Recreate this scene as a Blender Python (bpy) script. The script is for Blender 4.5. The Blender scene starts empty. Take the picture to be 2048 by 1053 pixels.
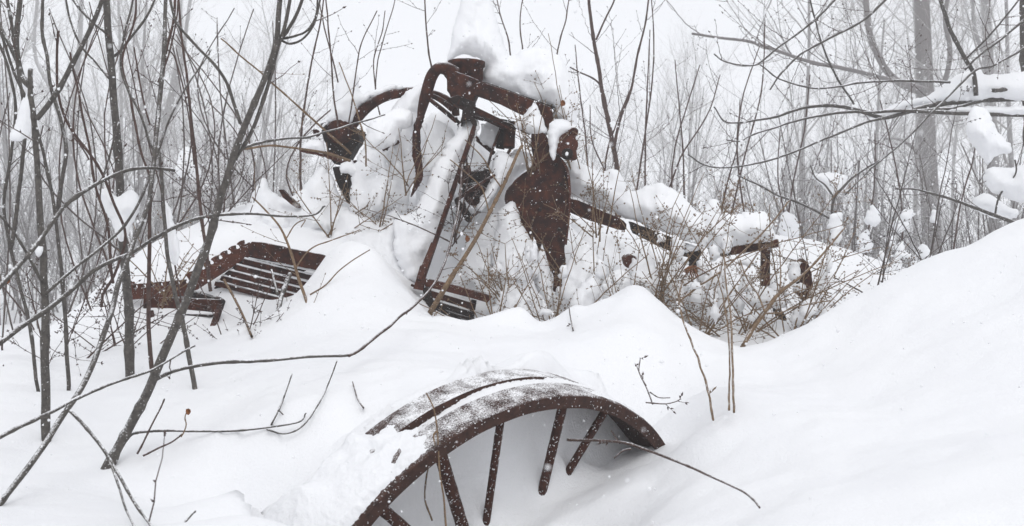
import bpy, bmesh, math, random
import numpy as np
from mathutils import Vector, noise, geometry

sc = bpy.context.scene
# ------------------------------------------------------------------ camera
PITCH = math.radians(4.3)
F = 2000.0
CAM = np.array([0.0, 0.0, 1.6])
cam_d = bpy.data.cameras.new('camera')
cam = bpy.data.objects.new('camera', cam_d)
sc.collection.objects.link(cam)
cam.location = CAM
cam.rotation_euler = (math.pi / 2 - PITCH, 0, 0)
cam_d.sensor_width = 36.0
cam_d.lens = F / 2048 * 36
cam_d.clip_start = 0.05
cam_d.clip_end = 1500
cam_d.dof.use_dof = True
cam_d.dof.focus_distance = 4.2
cam_d.dof.aperture_fstop = 7.0
sc.camera = cam

# ------------------------------------------------------------------ sky and sun (overcast, snowing)
w = bpy.data.worlds.new('World')
sc.world = w
w.use_nodes = True
nt = w.node_tree
nt.nodes.clear()
out = nt.nodes.new('ShaderNodeOutputWorld')
bg = nt.nodes.new('ShaderNodeBackground')
sky = nt.nodes.new('ShaderNodeTexSky')
sky.sky_type = 'NISHITA'
sky.sun_disc = False
sky.sun_elevation = math.radians(58)
sky.sun_rotation = math.radians(169)
sky.dust_density = 4
hs = nt.nodes.new('ShaderNodeHueSaturation')
hs.inputs['Saturation'].default_value = 0.25
mx = nt.nodes.new('ShaderNodeMix')
mx.data_type = 'RGBA'
mx.inputs[0].default_value = 0.80
mx.inputs[7].default_value = (8.35, 8.48, 8.85, 1)       # even white cloud cover
nt.links.new(sky.outputs[0], hs.inputs['Color'])
nt.links.new(hs.outputs[0], mx.inputs[6])
nt.links.new(mx.outputs[2], bg.inputs[0])
bg.inputs[1].default_value = 0.10
nt.links.new(bg.outputs[0], out.inputs[0])
sun_d = bpy.data.lights.new('sun', 'SUN')
sun_d.energy = 0.5
sun_d.angle = math.radians(35)
sun_d.color = (1, 0.985, 0.96)
sun = bpy.data.objects.new('sun', sun_d)
sc.collection.objects.link(sun)
SD = Vector((0.12, -0.62, 1.0))
sun.rotation_euler = SD.to_track_quat('Z', 'Y').to_euler()

vs = sc.view_settings
vs.view_transform = 'Standard'
vs.look = 'None'
vs.exposure = 0.32
vs.gamma = 1.0
vs.use_curve_mapping = False
cy = sc.cycles
cy.use_denoising = True
cy.max_bounces = 6
cy.diffuse_bounces = 4
cy.glossy_bounces = 2
cy.volume_bounces = 3
cy.transparent_max_bounces = 4

# ------------------------------------------------------------------ measuring helpers
cP, sP = math.cos(PITCH), math.sin(PITCH)


def P(px, py, d):
    """world point that stands d metres ahead of the viewpoint, measured off the photograph"""
    x = (px - 1024) / F
    y = -(py - 526.5) / F
    return CAM + d * np.array([x, cP + y * sP, -sP + y * cP])


def proj(p):
    v = np.asarray(p) - CAM
    d = v[..., 1] * cP - v[..., 2] * sP
    u = v[..., 1] * sP + v[..., 2] * cP
    return 1024 + F * v[..., 0] / d, 526.5 - F * u / d


def catmull(pts, n=6):
    p = np.asarray(pts, float)
    if len(p) < 3:
        return np.array([p[0] + (p[-1] - p[0]) * t for t in np.linspace(0, 1, n + 1)])
    p = np.vstack([2 * p[0] - p[1], p, 2 * p[-1] - p[-2]])
    res = []
    for i in range(1, len(p) - 2):
        a, b, c, d = p[i - 1], p[i], p[i + 1], p[i + 2]
        for k in range(n):
            t = k / n
            res.append(0.5 * ((2 * b) + (c - a) * t + (2 * a - 5 * b + 4 * c - d) * t * t + (-a + 3 * b - 3 * c + d) * t ** 3))
    res.append(p[-2])
    return np.array(res)


def unit(v):
    return v / (np.linalg.norm(v) + 1e-9)


class MB:
    """collects vertices and faces for one mesh"""
    def __init__(s):
        s.v = []
        s.f = []
        s.n = 0

    def add(s, v, f):
        s.v.append(np.asarray(v, float).reshape(-1, 3))
        s.f.extend([tuple(int(i) + s.n for i in q) for q in f])
        s.n += len(s.v[-1])

    def tube(s, pts, rad, k=5, cap=True):
        pts = np.asarray(pts, float)
        n = len(pts)
        rad = np.broadcast_to(np.asarray(rad, float), (n,)) if np.ndim(rad) == 0 or len(rad) == n else np.interp(np.linspace(0, 1, n), np.linspace(0, 1, len(rad)), rad)
        t = np.gradient(pts, axis=0)
        t /= (np.linalg.norm(t, axis=1, keepdims=True) + 1e-9)
        ref = np.array([0.31, 0.9, 0.2]) if abs(t[:, 1].mean()) < 0.75 else np.array([0.9, 0.1, 0.3])
        u = np.cross(t, ref)
        u /= (np.linalg.norm(u, axis=1, keepdims=True) + 1e-9)
        v = np.cross(t, u)
        a = np.arange(k) * 2 * math.pi / k
        ring = pts[:, None] + rad[:, None, None] * (np.cos(a)[None, :, None] * u[:, None] + np.sin(a)[None, :, None] * v[:, None])
        f = []
        for i in range(n - 1):
            for j in range(k):
                j2 = (j + 1) % k
                f.append((i * k + j, i * k + j2, (i + 1) * k + j2, (i + 1) * k + j))
        if cap:
            f.append(tuple(range(k))[::-1])
            f.append(tuple((n - 1) * k + j for j in range(k)))
        s.add(ring.reshape(-1, 3), f)

    def bud(s, p, d, r, l):
        """small pointed bud, an octahedron drawn out along d"""
        d = np.asarray(d) / (np.linalg.norm(d) + 1e-9)
        u = np.cross(d, [0.2, 0.9, 0.37])
        u /= np.linalg.norm(u) + 1e-9
        v = np.cross(d, u)
        c = p + d * l * 0.35
        V = [p, c + u * r, c + v * r, c - u * r, c - v * r, p + d * l]
        s.add(V, [(0, 2, 1), (0, 3, 2), (0, 4, 3), (0, 1, 4), (5, 1, 2), (5, 2, 3), (5, 3, 4), (5, 4, 1)])

    def box(s, a, b, wd, ht, up=(0, 0, 1)):
        """bar of rectangular section from a to b"""
        a, b = np.asarray(a, float), np.asarray(b, float)
        t = (b - a) / np.linalg.norm(b - a)
        sd = np.cross(t, up)
        sd /= np.linalg.norm(sd)
        upv = np.cross(sd, t)
        V = []
        for e in (a, b):
            for (i, j) in ((-1, -1), (1, -1), (1, 1), (-1, 1)):
                V.append(e + sd * wd / 2 * i + upv * ht / 2 * j)
        s.add(V, [(0, 1, 2, 3), (7, 6, 5, 4), (0, 4, 5, 1), (1, 5, 6, 2), (2, 6, 7, 3), (3, 7, 4, 0)])

    def build(s, name, mat, parent=None, smooth=True, bevel=0, seg=2):
        me = bpy.data.meshes.new(name)
        V = np.vstack(s.v) if s.v else np.zeros((0, 3))
        me.from_pydata(V.tolist(), [], s.f)
        me.validate()
        me.update()
        me.materials.append(mat)
        if smooth:
            me.polygons.foreach_set('use_smooth', [True] * len(me.polygons))
        o = bpy.data.objects.new(name, me)
        sc.collection.objects.link(o)
        if parent is not None:
            o.parent = parent
            o.matrix_parent_inverse.identity()
            loc = np.array(parent.location)
            me.vertices.foreach_set('co', (V - loc).ravel())
            me.update()
        if bevel:
            m = o.modifiers.new('bevel', 'BEVEL')
            m.width = bevel
            m.segments = seg
            m.limit_method = 'ANGLE'
        return o


def tag(o, label=None, cat=None, group=None, kind=None):
    if label:
        o['label'] = label
    if cat:
        o['category'] = cat
    if group:
        o['group'] = group
    if kind:
        o['kind'] = kind
    return o


def empty(name, loc, label, cat, group=None):
    o = bpy.data.objects.new(name, None)
    o.empty_display_size = 0.1
    sc.collection.objects.link(o)
    o.location = loc
    return tag(o, label, cat, group)


# ------------------------------------------------------------------ materials
def new_mat(name):
    m = bpy.data.materials.new(name)
    m.use_nodes = True
    return m, m.node_tree, m.node_tree.nodes['Principled BSDF']


def nd(t, k, **kw):
    n = t.nodes.new(k)
    for a, b in kw.items():
        if a in n.inputs:
            n.inputs[a].default_value = b
        else:
            setattr(n, a, b)
    return n


SNOW = (0.875, 0.88, 0.895, 1)


def snow_mat(name, fine=130, bump=0.45, dist=0.009):
    m, t, b = new_mat(name)
    b.inputs['Roughness'].default_value = 0.85
    b.inputs['Specular IOR Level'].default_value = 0.25
    co = nd(t, 'ShaderNodeNewGeometry')
    n1 = nd(t, 'ShaderNodeTexNoise', Scale=fine, Detail=4.0, Roughness=0.7)
    n2 = nd(t, 'ShaderNodeTexNoise', Scale=7.0, Detail=3.0)
    n3 = nd(t, 'ShaderNodeTexNoise', Scale=1.7, Detail=2.0)
    for n in (n1, n2, n3):
        t.links.new(co.outputs['Position'], n.inputs['Vector'])
    ad = nd(t, 'ShaderNodeMath', operation='MULTIPLY_ADD')
    ad.inputs[1].default_value = 3.5
    t.links.new(n2.outputs[0], ad.inputs[0])
    t.links.new(n1.outputs[0], ad.inputs[2])
    bp = nd(t, 'ShaderNodeBump', Strength=bump, Distance=dist)
    t.links.new(ad.outputs[0], bp.inputs['Height'])
    t.links.new(bp.outputs[0], b.inputs['Normal'])
    cr = nd(t, 'ShaderNodeValToRGB')
    cr.color_ramp.elements[0].position = 0.3
    cr.color_ramp.elements[0].color = (0.855, 0.862, 0.88, 1)
    cr.color_ramp.elements[1].position = 0.7
    cr.color_ramp.elements[1].color = (0.895, 0.90, 0.91, 1)
    t.links.new(n3.outputs[0], cr.inputs[0])
    t.links.new(cr.outputs[0], b.inputs['Base Color'])
    return m


def dusted(name, cols, scale, dust_lo, dust_hi, dust_scale=260, rough=0.8, bump=0.4, bdist=0.002, speck=0.0, streak=None):
    """weathered surface (colour noise) with driven snow lying on its upward faces"""
    m, t, b = new_mat(name)
    b.inputs['Roughness'].default_value = rough
    b.inputs['Specular IOR Level'].default_value = 0.2
    g = nd(t, 'ShaderNodeNewGeometry')
    n1 = nd(t, 'ShaderNodeTexNoise', Scale=scale, Detail=8.0, Roughness=0.74)
    t.links.new(g.outputs['Position'], n1.inputs['Vector'])
    cr = nd(t, 'ShaderNodeValToRGB')
    e = cr.color_ramp.elements
    e[0].position, e[1].position = 0.32, 0.72
    e[0].color = (*cols[0], 1)
    e[1].color = (*cols[-1], 1)
    for i, c in enumerate(cols[1:-1]):
        q = e.new(0.32 + 0.4 * (i + 1) / (len(cols) - 1))
        q.color = (*c, 1)
    t.links.new(n1.outputs[0], cr.inputs[0])
    # snow: upward faces + ragged noise
    sx = nd(t, 'ShaderNodeSeparateXYZ')
    t.links.new(g.outputs['Normal'], sx.inputs[0])
    n2 = nd(t, 'ShaderNodeTexNoise', Scale=dust_scale, Detail=3.0, Roughness=0.8)
    n2b = nd(t, 'ShaderNodeTexNoise', Scale=dust_scale / 14, Detail=3.0)
    t.links.new(g.outputs['Position'], n2.inputs['Vector'])
    t.links.new(g.outputs['Position'], n2b.inputs['Vector'])
    s1 = nd(t, 'ShaderNodeMath', operation='ADD')
    t.links.new(sx.outputs[2], s1.inputs[0])
    s2 = nd(t, 'ShaderNodeMath', operation='MULTIPLY_ADD')
    s2.inputs[1].default_value = 1.6
    s2.inputs[2].default_value = -0.8
    t.links.new(n2.outputs[0], s2.inputs[0])
    s3 = nd(t, 'ShaderNodeMath', operation='MULTIPLY_ADD')
    s3.inputs[1].default_value = 1.1
    t.links.new(n2b.outputs[0], s3.inputs[0])
    t.links.new(s2.outputs[0], s3.inputs[2])
    s4 = nd(t, 'ShaderNodeMath', operation='SUBTRACT')
    s4.inputs[1].default_value = 0.55
    t.links.new(s3.outputs[0], s4.inputs[0])
    t.links.new(s4.outputs[0], s1.inputs[1])
    mr = nd(t, 'ShaderNodeMapRange')
    mr.inputs['From Min'].default_value = dust_lo
    mr.inputs['From Max'].default_value = dust_hi
    t.links.new(s1.outputs[0], mr.inputs['Value'])
    fac = mr.outputs[0]
    if speck:
        vo = nd(t, 'ShaderNodeTexNoise', Scale=170.0, Detail=1.0)
        t.links.new(g.outputs['Position'], vo.inputs['Vector'])
        m2 = nd(t, 'ShaderNodeMapRange')
        m2.inputs['From Min'].default_value = 1 - speck
        m2.inputs['From Max'].default_value = 1 - speck + 0.02
        t.links.new(vo.outputs[0], m2.inputs['Value'])
        mm = nd(t, 'ShaderNodeMath', operation='MAXIMUM')
        t.links.new(fac, mm.inputs[0])
        t.links.new(m2.outputs[0], mm.inputs[1])
        fac = mm.outputs[0]
    mix = nd(t, 'ShaderNodeMix', data_type='RGBA')
    t.links.new(fac, mix.inputs[0])
    t.links.new(cr.outputs[0], mix.inputs[6])
    mix.inputs[7].default_value = SNOW
    t.links.new(mix.outputs[2], b.inputs['Base Color'])
    bp = nd(t, 'ShaderNodeBump', Strength=bump, Distance=bdist)
    t.links.new(n1.outputs[0], bp.inputs['Height'])
    t.links.new(bp.outputs[0], b.inputs['Normal'])
    return m


M_SNOW = snow_mat('snow')
M_SNOWF = snow_mat('snow_far', 30, 0.2, 0.02)
RUST = [(0.007, 0.003, 0.0025), (0.026, 0.0075, 0.0045), (0.062, 0.0165, 0.0075), (0.125, 0.040, 0.016)]
M_RUST = dusted('rust', RUST, 20, 0.72, 1.1, speck=0.25, bdist=.004)
M_RUSTD = dusted('rust_dark', [(0.008, 0.006, 0.006), (0.018, 0.011, 0.009), (0.04, 0.017, 0.012)], 30, 0.9, 1.15, speck=0.27)
M_RUSTR = dusted('rust_red', [(0.035, 0.012, 0.008), (0.075, 0.024, 0.014), (0.12, 0.038, 0.02)], 30, 0.95, 1.2, speck=0.28)
M_RIM = dusted('rust_rim', [(0.022, 0.012, 0.010), (0.05, 0.024, 0.018), (0.08, 0.035, 0.024)], 40, 0.72, 1.12, dust_scale=230, speck=0.29)
M_SPOKE = dusted('rust_spoke', [(0.020, 0.009, 0.007), (0.050, 0.018, 0.012), (0.09, 0.032, 0.018)], 60, 0.95, 1.25, speck=0.335, bdist=0.003)
M_BARK = dusted('bark_grey', [(0.040, 0.036, 0.033), (0.085, 0.077, 0.070), (0.14, 0.125, 0.11)], 60, 0.58, 1.0, dust_scale=200, speck=0.28)
M_TWIG = dusted('bark_twig', [(0.035, 0.024, 0.022), (0.075, 0.047, 0.040), (0.12, 0.08, 0.065)], 50, 0.75, 1.2, dust_scale=200, speck=0.25)
M_GOLD = dusted('bark_tan', [(0.09, 0.058, 0.038), (0.18, 0.12, 0.072), (0.30, 0.21, 0.13)], 50, 1.0, 1.3, dust_scale=200, speck=0.25)
M_FAR = dusted('bark_far_hazed', [(0.10, 0.09, 0.088), (0.20, 0.185, 0.18)], 6, 0.2, 1.0, dust_scale=14)  # haze paleness mixed into the bark colour, besides clinging snow
M_FART = dusted('twig_far_hazed', [(0.17, 0.155, 0.15), (0.28, 0.26, 0.25)], 6, 0.0, 0.9, dust_scale=14)  # twig colour lifted further to stand in for haze, plus snow
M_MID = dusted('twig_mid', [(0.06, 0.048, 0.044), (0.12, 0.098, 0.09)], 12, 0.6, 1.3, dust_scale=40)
M_LEAF = dusted('dead_leaf', [(0.12, 0.045, 0.02), (0.28, 0.11, 0.04)], 40, 1.0, 1.3)

# ------------------------------------------------------------------ wheel geometry (needed by the ground)
WC = P(1020, 1301.4, 2.95)
WR, WW = 0.7934, 0.2324
th_, ph_ = -0.70504, 0.18603
WN = np.array([math.sin(th_) * math.cos(ph_), math.cos(th_) * math.cos(ph_), math.sin(ph_)])
WU = np.cross([0, 0, 1.0], WN)
WU /= np.linalg.norm(WU)
WV = np.cross(WN, WU)


def wheel(t_deg, off, r):
    t = math.radians(t_deg)
    return WC + WN * off + r * (math.cos(t) * WU + math.sin(t) * WV)


def on_wheel(px, py, off):
    """point on the wheel's plane (shifted by off) seen at px, py"""
    ray = P(px, py, 1.0) - CAM
    k = np.dot(WC + WN * off - CAM, WN) / np.dot(ray, WN)
    return CAM + ray * k


# ------------------------------------------------------------------ ground height
ctrl = []


def C(px, py, d, dz=0.0):
    p = P(px, py, d)
    ctrl.append((p[0], p[1], p[2] + dz))


for q in [(-300, 1100, 1.9), (0, 1053, 2.1), (300, 1053, 2.05), (560, 1053, 2.05), (1500, 1053, 2.1), (1000, 1250, 1.9), (2048, 1053, 1.8), (2400, 1000, 1.7),
          (400, 900, 2.8), (1450, 940, 2.62), (1370, 850, 2.95), (1600, 950, 2.4),
          (200, 940, 2.7), (90, 868, 2.95), (0, 830, 3.1), (300, 770, 3.6), (100, 780, 3.5), (500, 760, 3.55), (600, 700, 3.9), (560, 690, 4.1), (420, 700, 4.2),
          (250, 700, 4.1), (140, 720, 4.0), (0, 720, 3.9), (-300, 760, 3.7), (-800, 800, 3.5),
          (-300, 1000, 2.4), (-900, 1000, 2.4),
          (780, 700, 3.7), (900, 715, 3.62), (1060, 720, 3.55), (1200, 740, 3.4), (1300, 770, 3.3), (1400, 790, 3.2),
          (720, 620, 4.3), (700, 560, 4.6), (720, 513, 4.85), (660, 512, 4.95), (770, 545, 4.8), (815, 590, 4.6), (850, 636, 4.4), (900, 650, 4.35), (950, 657, 4.32), (1000, 643, 4.32),
          (1045, 632, 4.32), (1075, 657, 4.28), (1110, 650, 4.3), (1150, 618, 4.35), (1205, 612, 4.38), (1235, 585, 4.4), (1268, 567, 4.42), (1310, 592, 4.4),
          (1360, 635, 4.3), (1420, 675, 4.2), (1475, 699, 4.1), (1530, 682, 4.08), (1600, 652, 4.05), (1700, 603, 4.0), (1850, 525, 3.9), (2048, 442, 3.8), (2300, 345, 3.7), (2700, 300, 3.4),
          (900, 668, 4.65), (1000, 672, 4.65), (1100, 682, 4.62), (1180, 655, 4.68), (1360, 668, 4.62), (1420, 705, 4.5), (1010, 668, 4.12), (1100, 674, 4.1), (1190, 640, 4.18), (1235, 605, 4.65), (1310, 625, 4.7), (1268, 580, 4.6), (1268, 592, 4.3),
          (1700, 800, 3.1), (1900, 700, 3.2), (2000, 600, 3.4), (1450, 760, 3.6), (1250, 680, 3.9), (1000, 690, 3.9), (1150, 690, 3.9), (1270, 630, 4.15), (2200, 800, 2.6), (2048, 850, 2.5),
          (1400, 730, 3.8), (1550, 760, 3.6), (1600, 700, 3.8),
          # under and behind the left slatted frame
          (450, 660, 4.75), (540, 640, 4.9), (600, 600, 5.05), (330, 660, 4.8), (380, 640, 4.9), (200, 660, 4.7), (110, 660, 4.9),
          (500, 470, 5.35), (640, 495, 5.3), (400, 530, 5.2), (300, 560, 5.15), (240, 545, 5.3), (180, 600, 5.2), (300, 490, 5.6), (380, 450, 5.8), (440, 425, 5.9), (540, 400, 6.1), (600, 400, 6.2),
          (150, 640, 5.2), (560, 450, 5.7),
          # hollow and bank behind the central mound
          (880, 640, 5.05), (980, 645, 5.1), (950, 560, 5.5), (850, 520, 5.6), (800, 440, 5.9), (1000, 500, 5.7), (1080, 560, 5.5), (700, 400, 6.1),
          (900, 400, 6.2), (1050, 430, 6.2), (1150, 560, 5.7), (1250, 520, 6.1), (1200, 450, 6.5), (1350, 560, 6.0), (1400, 520, 6.4),
          (1480, 620, 5.5), (1550, 640, 5.3), (1640, 640, 5.2), (1500, 540, 6.4), (1620, 560, 6.2), (1250, 620, 5.2), (1400, 640, 5.3)]:
    C(*q)
# behind the ridge line the snow drops away
for q in [(1700, 603, 4.0), (1850, 525, 3.9), (2048, 442, 3.8), (2300, 345, 3.7), (1600, 652, 4.05), (1475, 699, 4.1)]:
    p = P(*q)
    ctrl.append((p[0] * 1.12, p[1] + 0.55, p[2] - 0.22))
    ctrl.append((p[0] * 1.4, p[1] + 1.8, p[2] - 0.55))
for x, y, z in [(-4.2, 5.5, 0.45), (-6, 4, 0.7), (-3.4, 6.2, 0.35), (-2.6, 7.4, 0.9), (-1.0, 7.8, 1.2), (1, 7.8, 1.1), (3, 8, 0.5), (5, 7.5, 0.45), (-6, 8, -0.1), (-4, 9, -0.2), (0, 10, 0.1),
                (4, 10, 0), (8, 8, 0.2), (-9, 8, -0.3), (-9, 3, 0.7), (9, 4, 1.5), (6, 4, 1.55), (0, 0.8, 0.35), (-2, 0.8, 0.35), (2, 0.8, 0.4), (0, -2, 0.0), (-4, -2, 0.0), (4, -2, 0.2),
                (-9, -2, 0.1), (9, -2, 0.6), (-8, 13, -0.6), (0, 13, -0.5), (8, 13, -0.5), (-3.2, 0.9, .4), (3.4, 1.2, .8)]:
    ctrl.append((x, y, z))
# snow stands level with the back of the wheel's rim, and slopes down inside it
for t in (30, 40, 50, 60, 72, 84, 96, 108, 120, 132, 142):
    p = wheel(t, WW + 0.06, WR - (0.045 if 55 < t < 105 else .01))
    ctrl.append(tuple(p))
for (t, of, z) in [(46, .10, .845), (40, .2, .85), (30, .2, .84), (40, .43, .87), (50, .43, .925), (20, .2, .83), (58, .43, .965), (35, -.10, .66), (20, -.1, .66), (50, .2, .885), (70, .5, .99), (40, .8, .88), (55, .8, .94)]:
    p = wheel(t, of, WR)
    ctrl.append((p[0], p[1], z))
for t in (66, 80, 92, 104, 116):
    p = wheel(t, .15, WR - .02)
    ctrl.append(tuple(p))
for q in [(-.1, 3.25, 1.0), (.1, 3.3, .98), (-.25, 3.1, 1.03), (0, 3.5, .97), (.3, 3.4, .94), (.45, 3.3, .91), (.55, 3.12, .89), (.38, 3.2, .90)]:
    ctrl.append(q)
pc_ = (0.60, 0.37, 0.0)      # floor of the hollow under the wheel: height = a + b x
for (px, py, z) in [(1120, 1065, .63), (1000, 1110, .59), (860, 1130, .57), (1240, 1020, .70), (1290, 960, .76), (1335, 920, .81), (1350, 990, .80), (1430, 1000, .845), (1200, 1120, .74), (1400, 1080, .83)]:
    ray = P(px, py, 1.0) - CAM
    ctrl.append(tuple(CAM + ray * (z - CAM[2]) / ray[2]))

CT = np.array(ctrl)


def tps(r2):
    return np.where(r2 > 1e-12, 0.5 * r2 * np.log(np.maximum(r2, 1e-12)), 0)


A = CT[:, :2]
K = tps(((A[:, None] - A[None]) ** 2).sum(-1)) + np.eye(len(A)) * 4e-4
Q = np.c_[np.ones(len(A)), A]
M = np.block([[K, Q], [Q.T, np.zeros((3, 3))]])
SOL = np.linalg.solve(M, np.r_[CT[:, 2], 0, 0, 0])


def far_h(x, y):
    r = np.sqrt(x * x + y * y)
    z = -0.5 - 0.95 * np.clip((r - 12) / 14, 0, 1) ** 1.0
    z = z + np.clip(r - 60, 0, None) * 0.05 * (1 / (1 + np.exp(-y / 20)))
    return z + 0.25 * np.sin(x * 0.21 + 1) * np.sin(y * 0.17) + 0.1 * np.sin(x * 0.83 + 2) * np.sin(y * 0.71)


def H(x, y):
    x = np.asarray(x, float)
    y = np.asarray(y, float)
    shp = x.shape
    X = np.c_[x.ravel(), y.ravel()]
    z = np.empty(len(X))
    for i in range(0, len(X), 20000):
        b = X[i:i + 20000]
        z[i:i + 20000] = tps(((b[:, None] - A[None]) ** 2).sum(-1)) @ SOL[:-3] + SOL[-3] + b @ SOL[-2:]
    q = np.maximum(np.abs(X[:, 0]) / 9, np.where(X[:, 1] > 4, (X[:, 1] - 4) / 8.5, (4 - X[:, 1]) / 6.5))
    k = np.clip((q - 0.72) / 0.28, 0, 1)
    k = k * k * (3 - 2 * k)
    return (np.clip(z, -1.5, 3) * (1 - k) + far_h(X[:, 0], X[:, 1]) * k).reshape(shp)


def warp(n, a, far):
    u = np.linspace(-1, 1, n)
    s = np.sinh(u * a) / math.sinh(a)
    return s * far


# graded sheet: centimetres close by, metres at the horizon
gx = warp(600, 6.3, 260)
gy = warp(700, 6.3, 300) + 3.2
GX, GY = np.meshgrid(gx, gy)
GZ = H(GX, GY)
# the wheel stands free of the ground sheet: bare tread above, hollow snow floor inside
q0 = np.stack([GX, GY, np.zeros_like(GX)], -1) - WC
zz_ = np.array([0, 0, 1.0]) - WN[2] * WN
qq = q0 - (q0 @ WN)[..., None] * WN
a_, b_, c_ = zz_ @ zz_, 2 * (qq @ zz_), (qq * qq).sum(-1) - WR ** 2
disc = b_ ** 2 - 4 * a_ * c_
zc = np.where(disc > 0, (-b_ + np.sqrt(np.maximum(disc, 0))) / (2 * a_), 1e3)
oc_ = (q0 @ WN) + zc * WN[2]
flo = pc_[0] + pc_[1] * GX + pc_[2] * GY
pp = np.stack([GX, GY, flo], -1) - WC
of_ = pp @ WN
ra_ = np.linalg.norm(pp - of_[..., None] * WN, axis=-1)
flo = flo + .24 * np.clip(of_ / (WW + .03), 0, 1) ** 1.5 * np.clip((.30 - GX) / .25, 0, 1)
ext_ = .002 + .20 * np.clip((GX - .15) / .2, 0, 1)
ofm = np.where(disc > 0, np.maximum(of_, oc_), of_)
wt = np.clip((WW + .01 - ofm) / .07, 0, 1) * np.clip((of_ + .30) / .24, 0, 1) * np.clip((WR + ext_ - ra_) / ext_, 0, 1)
wt = wt * wt * (3 - 2 * wt)
GZ = np.where(flo < GZ, GZ * (1 - wt) + flo * wt, GZ)
pz = np.stack([GX, GY, zc], -1) - WC
tt_ = np.degrees(np.arctan2(pz @ WV, pz @ WU))
GZ = np.where((disc > 0) & (tt_ > 30) & (tt_ < 160) & (oc_ > -.03) & (oc_ < np.where(tt_ > 57, WW + .012, .035)), np.minimum(GZ, zc - .035 + np.where(oc_ > .05, np.clip(tt_ - 112, 0, 60) * .010, np.clip(tt_ - 131, 0, 60) * .02)), GZ)
for (bx, by, bo, hh, rr_) in [(1075, 1018, .1, .03, .05), (978, 1010, .1, .035, .05), (1142, 932, .12, .035, .05), (1180, 960, .2, .03, .06), (1040, 930, .28, .05, .09), (1110, 890, .33, .04, .07)]:
    q = on_wheel(bx, by, bo)
    GZ += hh * np.exp(-((GX - q[0] - .02) ** 2 + (GY - q[1] - .03) ** 2) / (2 * rr_ ** 2))
for (x1, y1, x2, y2, o1) in [(1127, 806, 1075, 1022, .06), (1001, 843, 977, 1012, .05), (1216, 812, 1140, 938, .07), (878, 900, 930, 1070, .05)]:
    a, b = on_wheel(x1, y1, o1), on_wheel(x2, y2, o1 + .02)      # little collars of snow where the spokes go in
    for k_ in np.linspace(.3, 2.2, 120):
        q = a + (b - a) * k_
        if q[2] < pc_[0] + pc_[1] * q[0] + .012:
            break
    for (dx, dy, hh, rr_) in [(-.015, .02, .034, .022), (.025, .01, .022, .02), (.0, .06, .022, .045)]:
        GZ += hh * np.exp(-((GX - q[0] - dx) ** 2 + (GY - q[1] - dy) ** 2) / (2 * rr_ ** 2))
for (bx, by, bd, hh, rr_) in [(1008, 640, 4.32, .035, .05), (1048, 636, 4.32, .03, .035), (1140, 622, 4.35, .03, .05), (1205, 612, 4.38, .035, .04), (1232, 592, 4.4, -.015, .03), (960, 655, 4.33, .025, .05),
                              (900, 645, 4.36, .02, .05), (715, 520, 4.85, .05, .13), (760, 545, 4.8, .03, .1), (660, 600, 4.45, .03, .12), (560, 760, 3.6, .02, .12), (820, 690, 3.9, .02, .1), (1180, 700, 3.8, .02, .12), (330, 985, 2.55, -.05, .12), (420, 960, 2.6, .03, .12), (230, 1020, 2.4, .02, .1), (1640, 800, 3.0, -.015, .2), (1400, 900, 2.7, -.02, .12)]:
    q = P(bx, by, bd)
    GZ += hh * np.exp(-((GX - q[0]) ** 2 + (GY - q[1]) ** 2) / (2 * rr_ ** 2))
near = (np.abs(GX) < 9) & (GY > -2) & (GY < 12)
for j, i in zip(*np.where(near)):
    x, y = GX[j, i], GY[j, i]
    v = Vector((x, y, 0))
    GZ[j, i] += 0.020 * noise.noise(v * 1.9) + 0.015 * noise.noise(v * 5.0 + Vector((5, 1, 2))) + 0.007 * noise.noise(v * 11.0) + 0.004 * noise.noise(v * 19.0)
mb = MB()
ny, nx = GX.shape
idx = np.arange(nx * ny).reshape(ny, nx)
mb.add(np.c_[GX.ravel(), GY.ravel(), GZ.ravel()],
       np.stack([idx[:-1, :-1], idx[:-1, 1:], idx[1:, 1:], idx[1:, :-1]], -1).reshape(-1, 4).tolist())
tag(mb.build('snow_ground', M_SNOW), 'deep undisturbed white snow with soft drifts around the buried machinery', None, kind='structure')

# ------------------------------------------------------------------ falling haze of snow in the air
hz = MB()
hz.box((0, -40, 7), (0, 170, 7), 340, 24)
ho = hz.build('haze', M_SNOW, smooth=False)
hm = bpy.data.materials.new('haze')
hm.use_nodes = True
ht = hm.node_tree
ht.nodes.clear()
ho_ = ht.nodes.new('ShaderNodeOutputMaterial')
pv = ht.nodes.new('ShaderNodeVolumePrincipled')
pv.inputs['Color'].default_value = (0.985, 0.99, 1.0, 1)
pv.inputs['Density'].default_value = 0.0072
ht.links.new(pv.outputs[0], ho_.inputs['Volume'])
ho.data.materials.clear()
ho.data.materials.append(hm)
tag(ho, 'thin white haze of falling snow filling the air', None, kind='stuff')


# ------------------------------------------------------------------ snow masses
def inside(px, py, poly):
    c = np.zeros(px.shape, bool)
    n = len(poly)
    for i in range(n):
        x1, y1 = poly[i]
        x2, y2 = poly[(i + 1) % n]
        cond = ((y1 > py) != (y2 > py))
        xi = (x2 - x1) * (py - y1) / ((y2 - y1) + 1e-12) + x1
        c ^= cond & (px < xi)
    return c


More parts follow.
